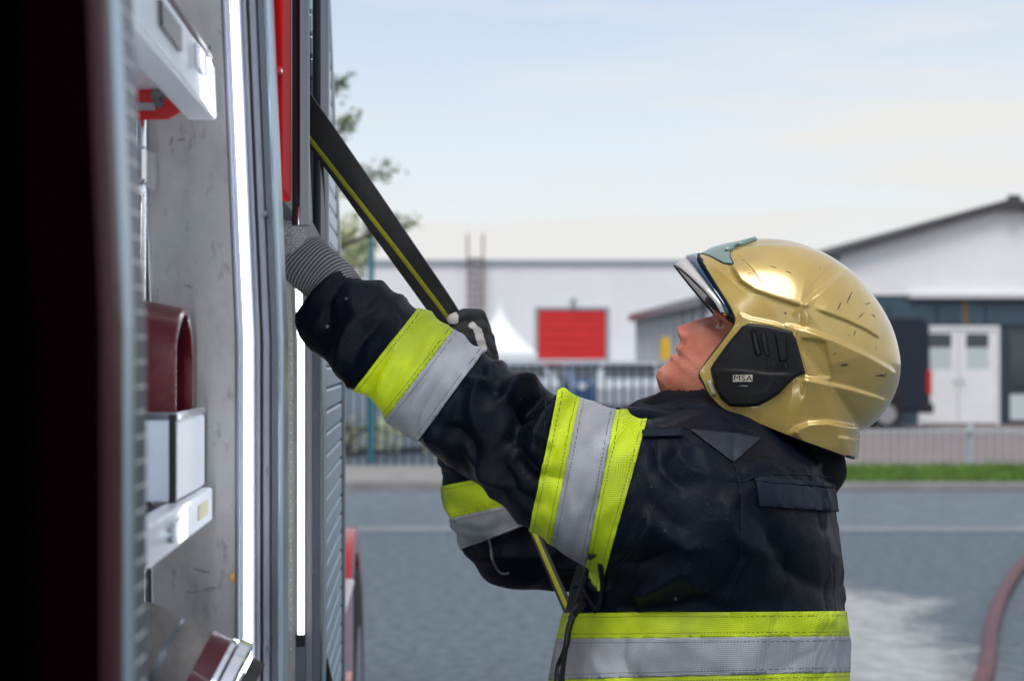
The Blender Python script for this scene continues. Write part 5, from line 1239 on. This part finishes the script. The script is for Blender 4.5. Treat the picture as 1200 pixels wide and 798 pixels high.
for sd_i in (1, -1):
    pl = hpatch('side_plate', PLATE, PC, 34, 150, raised(PLATE, PC, .0075, 4, pl_extra), 'plate_black', helmet, sd_i, .004)
    if sd_i < 0: continue
    for q in ([(879,388),(885,389),(893,418),(886,419)], [(889,389.5),(896,390.5),(902,420),(895,419)]):
        c = (np.mean([k[0] for k in q]), np.mean([k[1] for k in q])); hpatch('rib', q, c, 4, 24, raised(q, c, .0125, 1.5), 'plate_dark', pl, 1, .004, sharp=40)
    q = [(905,391),(919,393),(921,424),(911,425)]; hpatch('slider', q, (914,408), 6, 30, raised(q, (914,408), .0145, 2), 'plate_black', pl, 1, .005, sharp=40)
    for k in range(4):
        q = [(896+k*6.5,424.5),(900+k*6.5,425),(901+k*6.5,432),(897+k*6.5,431.5)]; c = (898.5+k*6.5, 428.3); hpatch('grip', q, c, 3, 16, raised(q, c, .0112, 1), 'plate_dark', pl, 1, .003, sharp=40)
    q = [(858.5,437.5),(884,437),(884,446),(858.5,446.5)]; bd = hpatch('badge', q, (871,442), 6, 40, raised(q, (871,442), .0108, .8), 'badge', pl, 1, .002, sharp=40)
    # lettering MSA on the badge
    cu = bpy.data.curves.new('lettering', 'FONT'); cu.body = 'MSA'; cu.size = 1; cu.align_x = 'CENTER'; cu.align_y = 'CENTER'; cu.space_character = 1.08
    to = bpy.data.objects.new('tmp', cu); COL.objects.link(to); dg = bpy.context.evaluated_depsgraph_get(); me = bpy.data.meshes.new_from_object(to.evaluated_get(dg)); bpy.data.objects.remove(to)
    co = np.array([v.co[:] for v in me.vertices]); co[:, 0] *= 20/ (np.ptp(co[:, 0])); co[:, 1] *= 6.2/np.ptp(co[:, 1]); lx_, ly_ = 871.2+co[:, 0], 441.9-co[:, 1]
    a, z = flat(lx_, ly_); dd = np.max(Dh0(np.array([858.,884,871]), np.array([442.,442,442])))+.0114
    dd = Dh0(lx_, ly_)+.0117
    me.vertices.foreach_set('co', W(np.stack((a, z, dd), 1)).astype(np.float32).ravel()); me.update(); link('lettering', me, 'badge_ink', bd)
    q = [(862,449),(882,449.5),(881,451.2),(862,450.8)]; hpatch('small_lettering', q, (872,450), 2, 16, raised(q, (872,450), .0090, .6), 'badge', pl, 1, .001)
    q = [(829.5,444),(835.5,443),(842.5,462),(837.5,464)]; hpatch('sticker', q, (836,453), 4, 20, raised(q, (836,453), .0045, 1), 'badge', helmet, 1, .002)
    q = [(931.5,400),(957,402.5),(969,440),(943,438)]; hpatch('recess', q, (950,420), 10, 60, lambda x, y: Dh0(x, y)+.0042-.003*np.clip((x-935)/30, 0, 1), 'helmet_gold', helmet, 1, .0)
# front crest insert
CR = [(823,299),(835,292),(851,287.5),(870,284),(886,282.6),(876,286),(862,290.5),(856,298),(856,306),(860,313.5),(850,312.5),(842,308),(832,302)]
def crest_d(x, y): return Dh0(x, y)*.992+.0035
for sd_i in (1, -1): hpatch('front_crest', CR, (850,299), 14, 90, crest_d, 'crest_teal', helmet, sd_i, .004)
for sd_i in (1, -1):
    xs = [(887,282.6),(876,285.5),(862,291),(856.5,298),(856.5,306),(860,314),(850,313),(842,308.5),(832,302.5),(823,299)]
    edge_tube('crest_seam', xs, .0011, 'helmet_edge', .0005, None, sd_i)
# visor: curved sheet under the front rim
RIM = [(819,299.5),(830,318.5),(843,340),(855,360),(860,374)]; EDG = [(790,311),(803,321),(820,337),(838,356),(846,369)]
def curve_pts(L, n): return [np.array(q[:2]) for q in catmull([Vector((x_, y_, 0)) for x_, y_ in L], n)]
ru, ed = curve_pts(RIM, 8), curve_pts(EDG, 8); nn_ = len(ru); rows = []
for i in list(range(nn_-1, -1, -1))+[-k for k in range(1, nn_)]:
    sgn = 1 if i >= 0 else -1; j = abs(i); r_, e_ = ru[j], ed[j]; wr_ = float(Dh0(np.array([r_[0]]), np.array([r_[1]]))[0]); fr_ = j/(nn_-1)
    wlat = .105*math.sin(min(1, fr_*1.08)*math.pi/2)**.8; sh_ = np.array([-6., 6.5])*(sgn < 0)*math.sin(min(1, fr_*1.3)*math.pi/2)
    rows.append([(r_, sgn*wlat), (r_*.6+e_*.4+np.array([-2., -2.])+sh_*.4, sgn*wlat*1.0), (r_*.3+e_*.7+np.array([-1.5, -1.5])+sh_*.7, sgn*wlat*1.0), (e_+sh_, sgn*wlat*.98)])
v = []
for row in rows:
    for q, o in row: a, z = flat(np.array(q[0]), np.array(q[1])); v.append(tuple(W(np.array([float(a), float(z), o]))))
NR = len(rows); f = [(i*4+k, i*4+k+1, i*4+5+k, i*4+4+k) for i in range(NR-1) for k in range(3)]
vi = link('visor', MB().add(v, f).mesh('visor'), 'visor_glare', helmet, smooth=60); s = vi.modifiers.new('solid', 'SOLIDIFY'); s.thickness = .002; s.offset = 0
hcw = Vector(W(S(890,400))); ov = [tuple(Vector(q)+(Vector(q)-hcw).normalized()*.0035) for q in v]
nf_ = [q for q in f if q[0]//4 < NR//2+1 and q[0] % 4 == 0]
vo = link('visor_tint', MB().add(ov, nf_).mesh('visor_tint'), 'visor_dark', vi, smooth=60); s = vo.modifiers.new('solid', 'SOLIDIFY'); s.thickness = .002; s.offset = 0
obj('visor_edge', MB().tube([Vector(q) for q in v[3::4]], .0016, 8), 'helmet_edge', vi, smooth=60)
def lug(px_, py_, off, r, m, par): return obj('visor_hinge', MB().tube([Vector(W(S(px_, py_, off-.01))), Vector(W(S(px_, py_, off+.004)))], r, 12), m, par, bevel=.001)
lug(844, 362, .096, .0035, 'helmet_edge', vi); lug(850, 368, .098, .003, 'brass', vi)
# brow pad and inner liner: dark padding between head and shell
def liner(p):
    q = p-H0; t = q@HU
    d = head(p)-.012
    return np.maximum(np.maximum(d, .128-t), -(head(p)-.004))
Vn, Qn = surface_nets(liner, H0+np.array([-.06,.0,-.12]), H0+np.array([.32,.28,.12]), .005)
link('liner', np_mesh('liner', W(laplace(Vn, Qn, 1)), Qn), 'helmet_edge', helmet)

# scuffs and scratches on the shell
rs = random.Random(5)
for x_, y_, ln, an, w_ in [(983,427,8,-8,1.6),(990,352,16,-62,.7),(1003,372,9,-40,.8),(995,392,7,-70,.6),(922,324,7,25,.5),(1012,358,9,-20,.5),(1018,372,7,30,.6),(918,370,3,10,1.1),(978,362,12,-65,.6),(905,318,9,20,.4),(972,415,6,-30,.5)]:
    ca_, sa_ = math.cos(math.radians(an)), math.sin(math.radians(an)); poly = []
    for k in range(10):
        w = 2*math.pi*k/10; ux, uy = math.cos(w)*ln/2*rs.uniform(.75, 1.1), math.sin(w)*w_*rs.uniform(.5, 1.2); poly.append((x_+ux*ca_-uy*sa_, y_+ux*sa_+uy*ca_))
    hpatch('scuff', poly, (x_, y_), 1, 10, lambda a_, b_: Dh(a_, b_)+.0005, 'scuff_dark', shell, 1)
